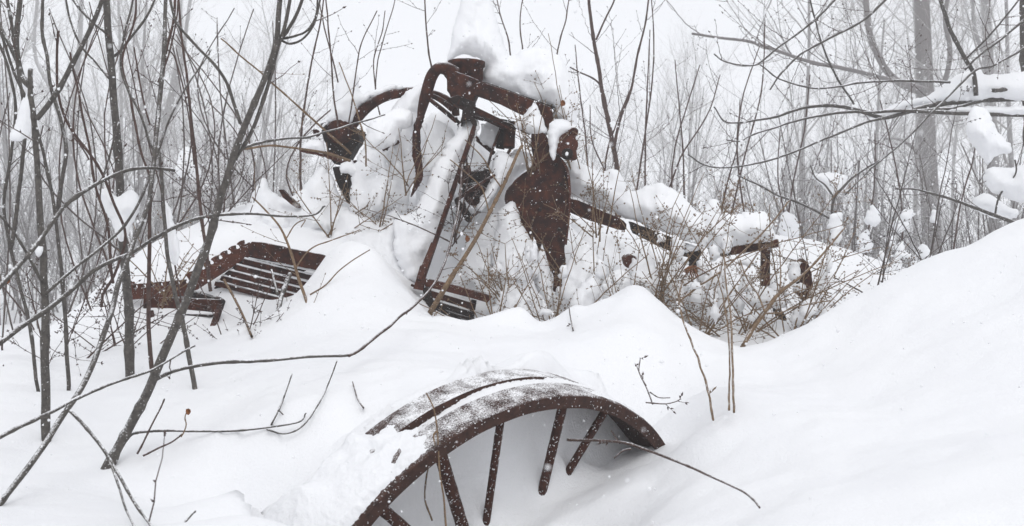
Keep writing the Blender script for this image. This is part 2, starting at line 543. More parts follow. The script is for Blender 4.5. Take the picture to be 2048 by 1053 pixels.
def snow_heap(name, outline, d, T, label, tilt=0.35, edge=None, step=6, rough=4.5, group=None, cat='snow', seed=0, lump=1.0, parent=None, mat=None, sharp=False):
    """a rounded heap of snow: measured outline, its own distance, real thickness (T metres each way)"""
    o = np.array(outline, float)
    if not sharp:
        o = np.vstack([o, o[:1]])
        o = catmull(o, 4)[:-1]
    # resample evenly and roughen
    seg = np.linalg.norm(np.roll(o, -1, 0) - o, axis=1)
    L = seg.sum()
    n = max(14, int(L / (step * 0.75)))
    s = np.r_[0, np.cumsum(seg)]
    oc = np.vstack([o, o[:1]])
    q = np.linspace(0, L, n, endpoint=False)
    b = np.c_[np.interp(q, s, oc[:, 0]), np.interp(q, s, oc[:, 1])]
    for i in range(n):
        v = Vector((b[i, 0] * 0.045, b[i, 1] * 0.045, seed + 3.7))
        w = Vector((b[i, 0] * 0.13, b[i, 1] * 0.13, seed + 9.1))
        b[i, 0] += rough * (noise.noise(v) + 0.8 * noise.noise(w))
        b[i, 1] += rough * (noise.noise(v + Vector((9, 9, 9))) + 0.8 * noise.noise(w + Vector((3, 4, 5))))
    xs = np.arange(b[:, 0].min(), b[:, 0].max(), step)
    ys = np.arange(b[:, 1].min(), b[:, 1].max(), step)
    gxx, gyy = np.meshgrid(xs, ys)
    r = random.Random(seed + 5)
    gxx = gxx + np.array([[r.uniform(-.3, .3) * step for _ in xs] for _ in ys])
    gyy = gyy + np.array([[r.uniform(-.3, .3) * step for _ in xs] for _ in ys])
    m = inside(gxx, gyy, b)
    ip = np.c_[gxx[m], gyy[m]]

    def edist(p):
        a1 = b[None]
        b1 = np.roll(b, -1, 0)[None]
        ab = b1 - a1
        t = np.clip(((p[:, None] - a1) * ab).sum(-1) / ((ab ** 2).sum(-1) + 1e-9), 0, 1)
        return np.sqrt((((a1 + ab * t[..., None]) - p[:, None]) ** 2).sum(-1)).min(1)
    if len(ip):
        dd = edist(ip)
        ip = ip[dd > step * 0.45]
    allp = [Vector(p) for p in np.vstack([b, ip])]
    ed = [(i, (i + 1) % n) for i in range(n)]
    vo, eo, fo, *_ = geometry.delaunay_2d_cdt(allp, ed, [], 1, 1e-4)
    pv_ = np.array([[v.x, v.y] for v in vo])
    di = edist(pv_)
    R = edge or (T / d * F)
    di = np.where(di < 0.01, 0, di)
    u_ = np.clip(di / R, 0, 1)
    h = 0.45 * np.sqrt(np.clip(1 - (1 - u_) ** 2, 0, 1)) + 0.55 * u_
    yb = b[:, 1].max()
    base = d + tilt * (yb - pv_[:, 1]) / F * d
    front, back = [], []
    for i, (x, y) in enumerate(pv_):
        nn = noise.noise(Vector((x * 0.018, y * 0.018, seed + 0.5))) * 0.6 + noise.noise(Vector((x * 0.05, y * 0.035, seed + 2.5))) * 0.38 + abs(noise.noise(Vector((x * 0.09, y * 0.06, seed + 4.5)))) * 0.34 - .07
        k = h[i] * T * (1 + nn * lump)
        front.append(P(x, y, base[i] - k))
        back.append(P(x, y, base[i] + k * 0.9 + (0.0 if di[i] == 0 else 0.004)))
    V = front + back
    N = len(front)
    isb = di < 0.01
    Fc = []
    for f in fo:
        Fc.append(tuple(f))
        Fc.append(tuple((k if isb[k] else k + N) for k in reversed(f)))
    mbk = MB()
    mbk.add(V, Fc)
    ob = mbk.build(name, mat or M_SNOW, parent)
    if parent is None:
        tag(ob, label, cat, group)
    return ob


# ------------------------------------------------------------------ metal helpers
def plate(name, outline, d, thick, mat, parent, bevel=0.004, smooth_n=0, dk=0.0, rough=0.0, holes=None):
    """thick plate with a measured outline; dk = metres further back per 1000 px to the right"""
    o = np.array([q[:2] for q in outline], float)
    if smooth_n:
        o = catmull(np.vstack([o, o[:1]]), smooth_n)[:-1]
    if rough:
        seg = np.linalg.norm(np.roll(o, -1, 0) - o, axis=1)
        s = np.r_[0, np.cumsum(seg)]
        L = s[-1]
        oc = np.vstack([o, o[:1]])
        q = np.linspace(0, L, max(12, int(L / 9)), endpoint=False)
        o = np.c_[np.interp(q, s, oc[:, 0]), np.interp(q, s, oc[:, 1])]
        for i in range(len(o)):
            v = Vector((o[i, 0] * .08, o[i, 1] * .08, 1.3))
            o[i, 0] += rough * noise.noise(v)
            o[i, 1] += rough * noise.noise(v + Vector((7, 7, 7)))
    x0 = o[:, 0].mean()
    ds = [d + dk * (p[0] - x0) / 1000 for p in o]
    n = len(o)
    tris = geometry.tessellate_polygon([[Vector((p[0], p[1], 0)) for p in o]])
    fr = [P(p[0], p[1], dd) for p, dd in zip(o, ds)]
    off = np.array([0, thick, 0])
    bk = [p + off for p in fr]
    m = MB()
    fcs = [tuple(t) for t in tris] + [tuple(i + n for i in reversed(t)) for t in tris]
    fcs += [(i, i + n, (i + 1) % n + n, (i + 1) % n) for i in range(n)]
    m.add(fr + bk, fcs)
    ob = m.build(name, mat, parent, smooth=False)
    bm = bmesh.new()
    bm.from_mesh(ob.data)
    bmesh.ops.dissolve_limit(bm, angle_limit=0.01, verts=bm.verts, edges=bm.edges)
    bmesh.ops.recalc_face_normals(bm, faces=bm.faces)
    bm.to_mesh(ob.data)
    bm.free()
    if bevel:
        md = ob.modifiers.new('bevel', 'BEVEL')
        md.width = bevel
        md.segments = 2
        md.limit_method = 'ANGLE'
        md.angle_limit = math.radians(40)
    return ob


def pipe(name, pts, wpx, mat, parent, k=10, d=None, n=6, lumps=0.0):
    """round bar through measured points (px, py, distance) with widths in px"""
    p = np.array([(q[0], q[1], q[2] if len(q) > 2 else d) for q in pts], float)
    c = catmull(p, n)
    wd = np.interp(np.linspace(0, 1, len(c)), np.linspace(0, 1, len(wpx)), wpx)
    if lumps:
        wd = wd * np.array([1 + lumps * noise.noise(Vector((i * .7, 3.1, p[0, 0]))) for i in range(len(c))])
    m = MB()
    m.tube([P(*q) for q in c], wd / 2 / F * c[:, 2], k)
    return m.build(name, mat, parent)


def bar(name, a, b, w_px, depth, mat, parent, bevel=0.003):
    """flat bar between two measured points, w_px tall, depth metres front to back"""
    pa, pb = P(*a), P(*b)
    hgt = w_px / F * (a[2] + b[2]) / 2
    m = MB()
    m.box(pa, pb, depth, hgt)
    return m.build(name, mat, parent, smooth=False, bevel=bevel)


def drum(name, a, b, r, mat, parent, k=28, prof=None):
    """short cylinder from a to b (world), with a bevelled or given profile [(t, r)]"""
    prof = prof or [(0, 0.0), (0, .93 * r), (.03, r), (.97, r), (1, .93 * r), (1, 0)]
    a, b = np.asarray(a), np.asarray(b)
    m = MB()
    m.tube([a + (b - a) * (t + 1e-5 * i) for i, (t, _) in enumerate(prof)], [max(q, 1e-4) for _, q in prof], k, cap=False)
    t = (b - a) / np.linalg.norm(b - a)
    # rebuild rings with a constant axis
    ref = np.array([0.31, 0.9, 0.2]) if abs(t[1]) < .75 else np.array([.9, .1, .3])
    u = np.cross(t, ref)
    u /= np.linalg.norm(u)
    v = np.cross(t, u)
    V = []
    for (tt, rr) in prof:
        for j in range(k):
            an = j * 2 * math.pi / k
            V.append(a + (b - a) * tt + max(rr, 1e-4) * (math.cos(an) * u + math.sin(an) * v))
    m.v = [np.array(V)]
    return m.build(name, mat, parent, bevel=0)


def bolt(p, r, parent, mat=None, axis=(0, -1, 0)):
    m = MB()
    ax = np.array(axis, float)
    m.tube([p, p + ax * r * .9], [r, r * .85], 6)
    return m.build('bolt', mat or M_RUSTD, parent, smooth=False)

wh = empty('steel_wheel', tuple(WC), 'broad rusty steel wheel with round spokes half buried in the foreground snow', 'wheel')
prof = [(0.0, WR - .040), (0.0, WR - .004), (.006, WR), (.088, WR + .006), (.096, WR - .014), (.132, WR - .014), (.140, WR + .006), (WW - .006, WR + .002), (WW, WR - .004),
        (WW, WR - .034), (WW - .012, WR - .034), (WW - .014, WR - .018), (.016, WR - .018), (.014, WR - .040)]
m = MB()
n = 240
V, Fc = [], []
np_ = len(prof)
for i in range(n):
    t = i * 360 / n
    for (o_, r_) in prof:
        dr = 0.0018 * noise.noise(Vector((t * .13, o_ * 20, r_ * 9)))
        V.append(wheel(t, o_, r_ + dr))
for i in range(n):
    for j in range(np_):
        a, b = i * np_ + j, i * np_ + (j + 1) % np_
        c, d = ((i + 1) % n) * np_ + (j + 1) % np_, ((i + 1) % n) * np_ + j
        Fc.append((a, b, c, d))
m.add(V, Fc)
rim = m.build('rim', M_RIM, wh, smooth=True)
es = rim.modifiers.new('edge', 'EDGE_SPLIT')
es.split_angle = math.radians(35)
# spokes: from the rim to the hub, as far as they can be followed
hub_a, hub_b = WC + WN * 0.0, WC + WN * WW
drum('hub', WC - WN * .02, WC + WN * (WW + .02), .09, M_SPOKE, wh)
for (x1, y1, x2, y2, o1, wdt) in [(1127, 806, 1075, 1022, .06, 21), (1001, 843, 977, 1012, .05, 17), (878, 900, 930, 1070, .05, 26), (1216, 812, 1140, 938, .07, 18), (752, 1008, 840, 1084, .04, 24), (640, 1150, 760, 1190, .05, 22),
                                  (1330, 960, 1260, 1010, .12, 20)]:
    a = on_wheel(x1, y1, o1)
    b = on_wheel(x2, y2, o1 + .02)
    dirn = (b - a) / np.linalg.norm(b - a)
    # start just under the tread, run on down into the snow
    rel = a - WC
    pts = [a, a + dirn * .15, a + dirn * .4, a + dirn * .85]
    r = wdt / 2 / F * 2.75
    m = MB()
    cc = catmull(pts, 8)
    m.tube(cc, [r * (1 + .08 * noise.noise(Vector((i * .8, x1, 0)))) for i in range(len(cc))], 10)
    m.build('spoke', M_SPOKE, wh)
# snow lying on the tread: covers it left and right, bare along the top
nt_, no_ = 400, 100
V = np.zeros((nt_, no_, 3))


def sgm(x):
    return 1 / (1 + math.exp(-max(-40, min(40, x))))


for i in range(nt_):
    t = 8 + 140 * i / (nt_ - 1)
    for j in range(no_):
        of = .45 * j / (no_ - 1)
        n1 = noise.noise(Vector((t * .07, of * 9, 4)))
        n2 = noise.noise(Vector((t * .3, of * 26, 7)))
        n3 = noise.noise(Vector((t * 1.1, of * 90, 2)))
        n4 = noise.noise(Vector((t * 2.6, of * 210, 5)))
        left = sgm(-(t - (61 - of * 12) - n2 * 5 - n1 * 4) / 2.6)
        tr_ = 98 if of < .085 else (72 if of < .145 else 101)
        right = sgm((t - tr_ - n2 * 5) / (3 if of < .085 or of > .145 else 6))
        if of > WW + .004:
            right = 1
        cov = max(left, right)
        th2 = .034 + .020 * min(1, of / .1)
        if right > left:
            th2 = .028 if t > 99 else (.022 if of < .15 else .008)
        gran = n3 * .0030 + n4 * .0022
        hgt = -.022 + cov * th2 + (n1 * .010 + n2 * .005) * (1 if left > .3 else .4) + gran
        if of < .03:
            hgt = min(hgt, -.018 + (.040 if left > .5 else .030) * (of / .03) ** .7 + gran * 2.5)
        p = wheel(t, of + .003, WR + hgt)
        if of > WW:
            p = wheel(t, of, WR - .006 + gran - .05 * (of - WW))
        V[i, j] = p
hz_ = H(V[..., 0], V[..., 1])
for j in range(no_):
    of = .45 * j / (no_ - 1)
    tv = 8 + 140 * np.arange(nt_) / (nt_ - 1)
    kl = np.clip((of - .05) / .14, 0, 1) * np.clip((56 - tv) / 12, 0, 1)
    k = np.maximum(min(1, max(0, (of - WW) / .16)), kl)
    k = k * k * (3 - 2 * k)
    V[:, j, 2] = V[:, j, 2] * (1 - k) + np.minimum(np.maximum(hz_[:, j] - .014, V[:, j, 2] - .02 - .3 * max(0, of - WW)), V[:, j, 2] + .05) * k
idx = np.arange(nt_ * no_).reshape(nt_, no_)
m = MB()
m.add(V.reshape(-1, 3), np.stack([idx[:-1, :-1], idx[:-1, 1:], idx[1:, 1:], idx[1:, :-1]], -1).reshape(-1, 4).tolist())
so = m.build('snow_blanket', M_SNOW)
tag(so, 'snow blanket lying over the left and back of the foreground wheel rim', 'snow')

# ------------------------------------------------------------------ left slatted frame with toothed arms
fr = empty('slatted_frame', tuple(P(450, 600, 5.1)), 'reddish rusty slatted frame with toothed top bars sticking out of the snow at left', 'machine frame')


def toothed(a, b, w1, w2, nteeth, dd, tooth):
    ax, ay, ad = a
    bx, by, bd = b
    L = math.hypot(bx - ax, by - ay)
    ux, uy = (bx - ax) / L, (by - ay) / L
    nx_, ny_ = uy, -ux           # upward normal
    if ny_ > 0:
        nx_, ny_ = -nx_, -ny_
    o = [(ax, ay)]
    pitch = L / nteeth
    for i in range(nteeth):
        s0 = i * pitch
        for (ds, up) in ((.12, 0), (.10, .55), (-.02, .8), (.12, 1.0), (.48, 1.05), (.66, .95), (.60, .6), (.52, .35), (.62, 0), (.97, -.1)):
            s_ = s0 + ds * pitch
            wd = w1 + (w2 - w1) * s_ / L
            k = wd + up * tooth
            o.append((ax + ux * s_ + nx_ * k, ay + uy * s_ + ny_ * k))
    o.append((bx + nx_ * w2, by + ny_ * w2))
    o.append((bx, by))
    return o


plate('toothed_bar', toothed((389, 582, 5), (508, 506, 5), 28, 24, 7, .05, 10), 5.0, .045, M_RUSTR, fr, bevel=.002, dk=1.2)
plate('toothed_bar', toothed((258, 600, 5), (376, 592, 5), 22, 24, 7, .05, 8), 4.95, .045, M_RUSTR, fr, bevel=.002, dk=.6)
bar('cross_beam', (290, 606, 4.98), (444, 612, 5.0), 27, .06, M_RUST, fr)
bar('lower_lip', (330, 628, 4.97), (430, 630, 4.97), 5, .09, M_RUSTD, fr)
m = MB()
m.box(P(441, 612, 4.92), P(420, 674, 4.84), .024, .04, up=(0, 1, 0))
m.build('support_leg', M_RUST, fr, smooth=False, bevel=.002)
bar('end_post', (258, 566, 5.0), (270, 598, 4.98), 10, .05, M_RUSTR, fr)
# slatted panel: solid top plate, five slats
plate('top_plate', [(503, 483), (530, 486), (580, 497), (652, 511), (655, 524), (650, 545), (500, 513), (494, 498)], 5.03, .03, M_RUST, fr, bevel=.002, dk=.4, rough=1.2)
slats = [((486, 522), (648, 561), 11), ((470, 534), (636, 574), 11), ((456, 545), (622, 586), 11), ((442, 556), (612, 599), 11), ((430, 566), (604, 611), 9)]
plate('gap_shade_sheet', [(500, 512), (650, 540), (640, 566), (606, 606), (560, 598), (430, 568), (452, 545)], 5.17, .02, M_RUSTD, fr, bevel=.002, dk=.4)  # dark sheet added behind the slats so their gaps read as shade
plate('side_panel', [(370, 582), (402, 588), (446, 600), (446, 626), (380, 616), (366, 600)], 4.99, .05, M_RUSTD, fr, bevel=.003, rough=2)
bar('support_leg', (300, 622, 4.9), (306, 648, 4.88), 7, .03, M_RUST, fr)
for (a, b, wpx) in slats:
    bar('slat', (a[0], a[1] + 1, 5.06), (b[0], b[1] + 1, 5.12), wpx, .02, M_RUST, fr, bevel=.0015)
bar('back_rail', (500, 505, 5.12), (432, 580, 5.1), 10, .02, M_RUSTD, fr)
bar('back_rail', (655, 520, 5.17), (600, 612, 5.14), 9, .02, M_RUSTD, fr)
plate('corner_bracket', [(588, 590), (606, 600), (606, 610), (596, 617), (585, 612), (582, 600)], 5.05, .05, M_RUSTD, fr, rough=2)
for q in ((528, 494), (560, 500), (600, 508), (400, 560), (440, 535)):
    bolt(P(q[0], q[1], 5.0), .009, fr)
for i, (a, b, wpx) in enumerate(slats + [((494, 515), (652, 545), 0)]):
    m = MB()
    up = 6.0 if i < 5 else -1
    p1, p2 = P(a[0] + 3, a[1] - up, 5.052), P(b[0] - 2, b[1] - up, 5.112)
    pts = catmull([p1 + (p2 - p1) * k for k in np.linspace(0, 1, 7)], 4)
    rr = [.0056 * (.85 + .7 * noise.noise(Vector((k * .6, i * 3.3, 1)))) for k in range(len(pts))]
    m.tube(pts, rr, 6)
    o = m.build('snow_line', M_SNOW)
    tag(o, ['thin line of snow on the uppermost narrow slat of the left rusty frame', 'thin line of snow on the second narrow slat of the left rusty frame', 'thin line of snow on the middle narrow slat of the left rusty frame',
            'thin line of snow on the fourth narrow slat of the left rusty frame', 'thin line of snow on the lowest slat of the left rusty frame', 'thin line of snow directly under the solid top plate of the left frame'][i], 'snow', 'snow lines lying on the slats')

# ------------------------------------------------------------------ sunken grate in the hollow
gr = empty('sunken_grate', tuple(P(890, 620, 4.95)), 'sunken rusty slatted grate at the foot of the snowy post in the central hollow', 'grate')
plate('top_rail', [(848, 558), (870, 562), (930, 577), (985, 594), (975, 606), (940, 596), (890, 583), (850, 574)], 5.12, .04, M_RUSTR, gr, bevel=.002)
plate('corner_post', [(840, 532), (856, 532), (850, 560), (846, 582), (826, 578), (832, 560)], 5.1, .05, M_RUSTR, gr, bevel=.003)
for (a, b, wpx, mt) in [((822, 570), (946, 612), 5, M_RUST), ((862, 588), (948, 614), 13, M_RUST), ((858, 604), (944, 630), 11, M_RUSTD), ((868, 618), (990, 652), 5, M_RUSTD), ((845, 600), (930, 648), 9, M_RUSTD)]:
    bar('slat', (a[0], a[1], 5.13), (b[0], b[1], 5.15), wpx, .02, mt, gr, bevel=.0015)
bar('side_post', (852, 575, 5.12), (868, 640, 5.10), 12, .03, M_RUSTD, gr)
bar('side_post', (948, 600, 5.16), (940, 652, 5.16), 8, .03, M_RUSTD, gr)

# ------------------------------------------------------------------ the big machine
gm = empty('rusted_machine', tuple(P(1000, 480, 5.6)), 'old rusted machine with bent pipes, gearbox, beam and tapering side plate under snow', 'machine')
pipe('curved_pipe', [(676, 318, 5.9), (680, 296, 5.9), (692, 268, 5.9), (712, 238, 5.9), (738, 212, 5.9), (766, 195, 5.92), (800, 186, 5.95), (835, 184, 6.0), (868, 190, 6.0), (892, 200, 6.0), (908, 212, 6.0), (912, 232, 6.0)],
     [24, 24, 24, 24, 22, 21, 20, 19, 18, 18, 17, 15], M_RUST, gm, 14)
# left gear housing
plate('gear_housing', [(640, 262), (652, 250), (675, 247), (700, 250), (716, 262), (718, 282), (708, 300), (697, 318), (690, 332), (672, 330), (656, 318), (652, 290)], 5.86, .2, M_RUSTD, gm, bevel=.015, rough=3)
drum('housing_cap', P(678, 262, 5.83), P(678, 262, 5.83) + np.array([.01, .12, -.02]), .075, M_RUST, gm)
plate('lug', [(625, 260), (634, 258), (640, 268), (634, 274), (627, 270)], 5.86, .04, M_RUST, gm, rough=1)
plate('lug', [(640, 248), (652, 244), (658, 256), (648, 262)], 5.84, .05, M_RUSTD, gm, rough=1)
pipe('side_arm', [(602, 301, 5.8), (640, 306, 5.82), (672, 316, 5.85), (700, 326, 5.86)], [8, 13, 15, 11], M_RUSTR, gm, 8, lumps=.5)
plate('bracket_foot', [(664, 336), (680, 332), (706, 334), (702, 360), (700, 385), (704, 412), (694, 408), (684, 388), (672, 366)], 5.84, .1, M_RUSTD, gm, bevel=.006, rough=3)
# bent arm from the gearbox down to the snow
pipe('bent_arm', [(908, 150, 5.55), (892, 138, 5.52), (876, 138, 5.5), (864, 152, 5.5), (856, 175, 5.5), (849, 200, 5.5), (843, 224, 5.5), (840, 240, 5.5)], [34, 27, 23, 24, 24, 22, 17, 12], M_RUST, gm, 14)
pipe('lower_arm', [(843, 232, 5.5), (834, 258, 5.48), (833, 290, 5.46), (834, 312, 5.45), (838, 340, 5.44), (838, 355, 5.42), (832, 372, 5.4), (822, 394, 5.38)], [14, 16, 16, 20, 15, 16, 11, 3], M_RUST, gm, 10, lumps=.35)
# gearbox drum and body
drum('gearbox', P(930, 168, 5.55) + np.array([0, .12, 0]), P(931, 118, 5.55) + np.array([0, .12, 0]), .098, M_RUST, gm, 36,
     [(0, 0), (0, .088), (.06, .094), (.78, .098), (.80, .106), (.98, .106), (1.0, .098), (1.03, .05), (1.04, 0)])
for k in range(8):
    a = math.radians(k * 45 + 200)
    bolt(P(931, 118, 5.55) + np.array([math.cos(a) * .09, .12 + math.sin(a) * .09, -.005]), .009, gm, axis=(0, 0, 1))
plate('gearbox_body', [(893, 145), (905, 140), (960, 160), (957, 182), (950, 200), (940, 217), (918, 210), (902, 204), (901, 192), (893, 180)], 5.5, .22, M_RUST, gm, bevel=.012, rough=1.5)
plate('gearbox_flange', [(899, 196), (915, 190), (950, 205), (946, 216), (925, 212), (903, 205)], 5.46, .2, M_RUSTD, gm, bevel=.006)
# main beam (upper web and lower flange)
plate('main_beam', [(951, 168), (964, 164), (1030, 187), (1102, 215), (1106, 228), (1108, 252), (1094, 258), (1074, 240), (1040, 228), (1000, 208), (948, 190)], 5.52, .05, M_RUST, gm, bevel=.004, dk=.8)
bar('beam_top_flange', (960, 167, 5.55), (1102, 218, 5.68), 4, .14, M_RUSTD, gm)
bar('beam_lower_flange', (912, 205, 5.5), (1014, 254, 5.6), 12, .09, M_RUST, gm)
bar('strut', (1020, 244, 5.62), (1018, 296, 5.6), 13, .06, M_RUST, gm)
m = MB()
m.box(P(1010, 240, 5.66), P(1000, 298, 5.66), .05, .03, up=(0, 1, 0))
m.build('strut', M_RUSTD, gm, smooth=False)
m = MB()
m.box(P(1024, 250, 5.62), P(1018, 296, 5.6), .05, .055, up=(0, 1, 0))
m.build('strut', M_RUST, gm, smooth=False)
pipe('brace_rod', [(858, 198, 5.75), (900, 232, 5.72), (950, 275, 5.7), (988, 307, 5.66)], [9, 10, 10, 9], M_RUST, gm, 8)
pipe('brace_rod', [(865, 192, 5.95), (885, 203, 5.95), (905, 219, 5.95)], [10, 12, 13], M_RUST, gm, 8)
pipe('link_rod', [(912, 236, 5.6), (925, 275, 5.55), (932, 320, 5.5), (938, 345, 5.48)], [6, 6, 5], M_RUSTD, gm, 6)
pipe('link_rod', [(1000, 262, 5.62), (985, 300, 5.58), (975, 335, 5.52)], [7, 6, 6], M_RUST, gm, 6)
pipe('hook', [(1022, 296, 5.6), (1012, 312, 5.58), (1000, 318, 5.57), (994, 310, 5.56)], [6, 6, 4], M_RUST, gm, 6)
pipe('cross_rod', [(930, 225, 5.45), (960, 238, 5.5), (1010, 246, 5.55), (1060, 268, 5.5)], [7, 7, 6], M_RUSTD, gm, 6)
pipe('cross_rod', [(722, 262, 5.8), (745, 285, 5.75), (775, 300, 5.6)], [7, 6, 5], M_RUSTD, gm, 6)
pipe('horn', [(1138, 264, 5.35), (1148, 258, 5.34), (1154, 262, 5.33), (1153, 272, 5.33)], [7, 6, 3], M_RUST, gm, 6)
# pivot under the gearbox
plate('pivot_block', [(926, 206), (948, 212), (944, 232), (952, 240), (955, 254), (946, 254), (940, 240), (926, 238), (922, 256), (920, 246), (924, 228)], 5.42, .09, M_RUSTD, gm, bevel=.006, rough=1.5)
# slanting post, snow packed on its left face
m = MB()
m.box(P(948, 258, 5.38), P(843, 566, 5.16), .022, .10, up=(0, 1, 0))
m.build('slanting_post', M_RUST, gm, smooth=False, bevel=.004)
m = MB()
m.box(P(868, 488, 5.14), P(838, 560, 5.10), .03, .05, up=(0, 1, 0))
m.build('post_sleeve', M_RUSTR, gm, smooth=False, bevel=.004)
# steering gear in the middle
def wdrum(name, px, py, d, r_px, ln, mat, ax=(0, 1, 0), prof=None):
    r_ = r_px / F * d
    a = P(px, py, d)
    return drum(name, a, a + unit(np.array(ax, float)) * ln, r_, mat, gm, 20, prof)


wdrum('gear_case', 946, 362, 5.50, 19, .12, M_RUSTD, (.2, 1, .1))
wdrum('gear_wheel', 948, 392, 5.42, 21, .07, M_RUST, (.25, 1, .15))
wdrum('gear_hub', 948, 392, 5.38, 8, .06, M_RUSTD, (.25, 1, .15))
wdrum('case_flange', 928, 382, 5.46, 13, .10, M_RUSTD, (.9, .5, .2))
wdrum('oil_cap', 936, 350, 5.46, 8, .05, M_RUST, (-.2, .1, 1))
plate('gear_bracket', [(956, 344), (976, 336), (988, 346), (978, 360), (984, 372), (972, 378), (960, 366)], 5.48, .06, M_RUSTD, gm, bevel=.004, rough=2)
plate('gear_bracket', [(920, 346), (932, 340), (934, 362), (924, 372), (916, 366)], 5.47, .05, M_RUST, gm, bevel=.004, rough=2)
plate('lever', [(908, 400), (916, 392), (926, 412), (938, 422), (946, 438), (940, 449), (928, 440), (922, 424), (912, 414)], 5.42, .03, M_RUSTD, gm, bevel=.004, rough=1)
wdrum('lever_pin', 930, 424, 5.40, 5, .06, M_RUST)
pipe('shaft', [(914, 400, 5.36), (945, 378, 5.36), (990, 350, 5.38)], [7, 7, 6], M_RUST, gm, 8)
pipe('hose', [(928, 405, 5.42), (934, 425, 5.40), (950, 430, 5.42), (964, 412, 5.44)], [5, 5, 5], M_RUSTD, gm, 8)
for q in ((938, 380), (957, 384), (954, 402), (940, 404)):
    bolt(P(q[0], q[1], 5.40), .007, gm)
# side plate
plate('side_plate', [(1063, 268), (1075, 262), (1088, 265), (1100, 285), (1110, 305), (1124, 318), (1134, 338), (1139, 370), (1139, 430), (1136, 470), (1128, 496), (1132, 520), (1127, 545), (1128, 575), (1120, 612), (1108, 608), (1106, 575), (1108, 555), (1100, 538), (1086, 512), (1070, 488), (1050, 470), (1038, 450), (1022, 425), (1008, 404), (1012, 382), (1034, 356), (1060, 338), (1066, 315), (1062, 290)],
      5.40, .035, M_RUST, gm, bevel=.006, rough=1.5)
pipe('plate_rim', [(1124, 320, 5.39), (1135, 342, 5.39), (1139, 380, 5.39), (1138, 430, 5.39), (1132, 490, 5.39)], [5, 6, 6, 5, 4], M_RUSTR, gm, 8)
for q in ((1075, 290), (1112, 330), (1122, 370), (1080, 420), (1118, 460), (1100, 500)):
    bolt(P(q[0], q[1], 5.40), .011, gm)
plate('end_bracket', [(1104, 262), (1118, 268), (1138, 262), (1147, 256), (1155, 262), (1150, 278), (1157, 288), (1152, 300), (1154, 322), (1138, 318), (1122, 314), (1108, 298)], 5.36, .12, M_RUSTR, gm, bevel=.008, rough=2.5)
drum('end_pin', P(1135, 308, 5.33), P(1135, 308, 5.33) + np.array([0, .1, .0]), .03, M_RUSTD, gm)
# drawbar running off to the right
plate('drawbar', [(1139, 397), (1160, 402), (1200, 420), (1240, 437), (1253, 447), (1252, 463), (1225, 456), (1180, 442), (1139, 426)], 5.48, .09, M_RUST, gm, bevel=.006, dk=.6, rough=1)
plate('drawbar', [(1260, 443), (1300, 458), (1350, 478), (1400, 496), (1404, 512), (1396, 524), (1350, 506), (1310, 490), (1266, 466)], 5.56, .09, M_RUSTD, gm, bevel=.006, dk=.6, rough=2)
plate('drawbar_eye', [(1376, 520), (1398, 518), (1404, 535), (1396, 548), (1384, 542)], 5.6, .06, M_RUSTD, gm, rough=2)
plate('clevis', [(1246, 516), (1262, 510), (1274, 514), (1270, 534), (1256, 538), (1248, 530)], 5.55, .1, M_RUSTR, gm, bevel=.008, rough=2)
pipe('tow_rod', [(1412, 545, 5.7), (1425, 556, 5.7), (1440, 566, 5.7)], [7, 8, 6], M_RUSTD, gm, 8)
bar('hitch_bar', (1458, 502, 5.6), (1552, 486, 5.65), 17, .06, M_RUST, gm)
m = MB()
m.box(P(1531, 492, 5.5), P(1530, 572, 5.46), .045, .042, up=(0, 1, 0))
m.build('hitch_post', M_RUST, gm, smooth=False, bevel=.004)
plate('hitch_plate', [(1430, 500), (1445, 492), (1462, 496), (1464, 510), (1444, 516)], 5.58, .06, M_RUSTD, gm, rough=2)
plate('rear_tine', [(1592, 540), (1598, 526), (1607, 517), (1617, 527), (1624, 548), (1625, 585), (1621, 638), (1611, 634), (1609, 600), (1594, 588)], 5.15, .05, M_RUST, gm, bevel=.004, rough=1.2)
plate('rear_blade', [(1549, 608), (1558, 614), (1574, 634), (1572, 645), (1558, 640), (1550, 625)], 5.3, .05, M_RUSTD, gm, rough=1.5)
# other bits of iron poking out
for (name, o, d, lab) in [
        ('iron_stub', [(556, 380), (563, 378), (602, 413), (596, 420), (566, 396)], 5.6, 'short rusty iron stub lying on snow left of the big machine'),
        ('iron_stub', [(762, 296), (797, 280), (800, 285), (766, 303)], 5.6, 'thin dark iron stub between the curved pipe and the bent arm'),
        ('iron_tongue', [(706, 322), (714, 320), (728, 335), (726, 342), (712, 334)], 5.75, 'small dark iron tongue below the left gear housing')]:
    pob = plate(name, o, d, .04, M_RUST, None, bevel=.003, rough=1)
    tag(pob, lab, 'scrap iron')
# grey cage seen through the hollow
cg = empty('wire_cage', tuple(P(800, 350, 6.0)), 'faded grey open metal box deep in the hollow between the pipes', 'cage')
plate('back_panel', [(775, 345), (808, 355), (806, 384), (790, 382), (780, 372)], 5.75, .02, M_BARK, cg)
for (a, b) in (((778, 328), (772, 362)), ((796, 326), (792, 366)), ((812, 330), (806, 368)), ((776, 328), (818, 322))):
    pipe('cage_bar', [(a[0], a[1], 5.72), ((a[0] + b[0]) / 2, (a[1] + b[1]) / 2, 5.72), (b[0], b[1], 5.72)], [4, 4], M_BARK, cg, 6)

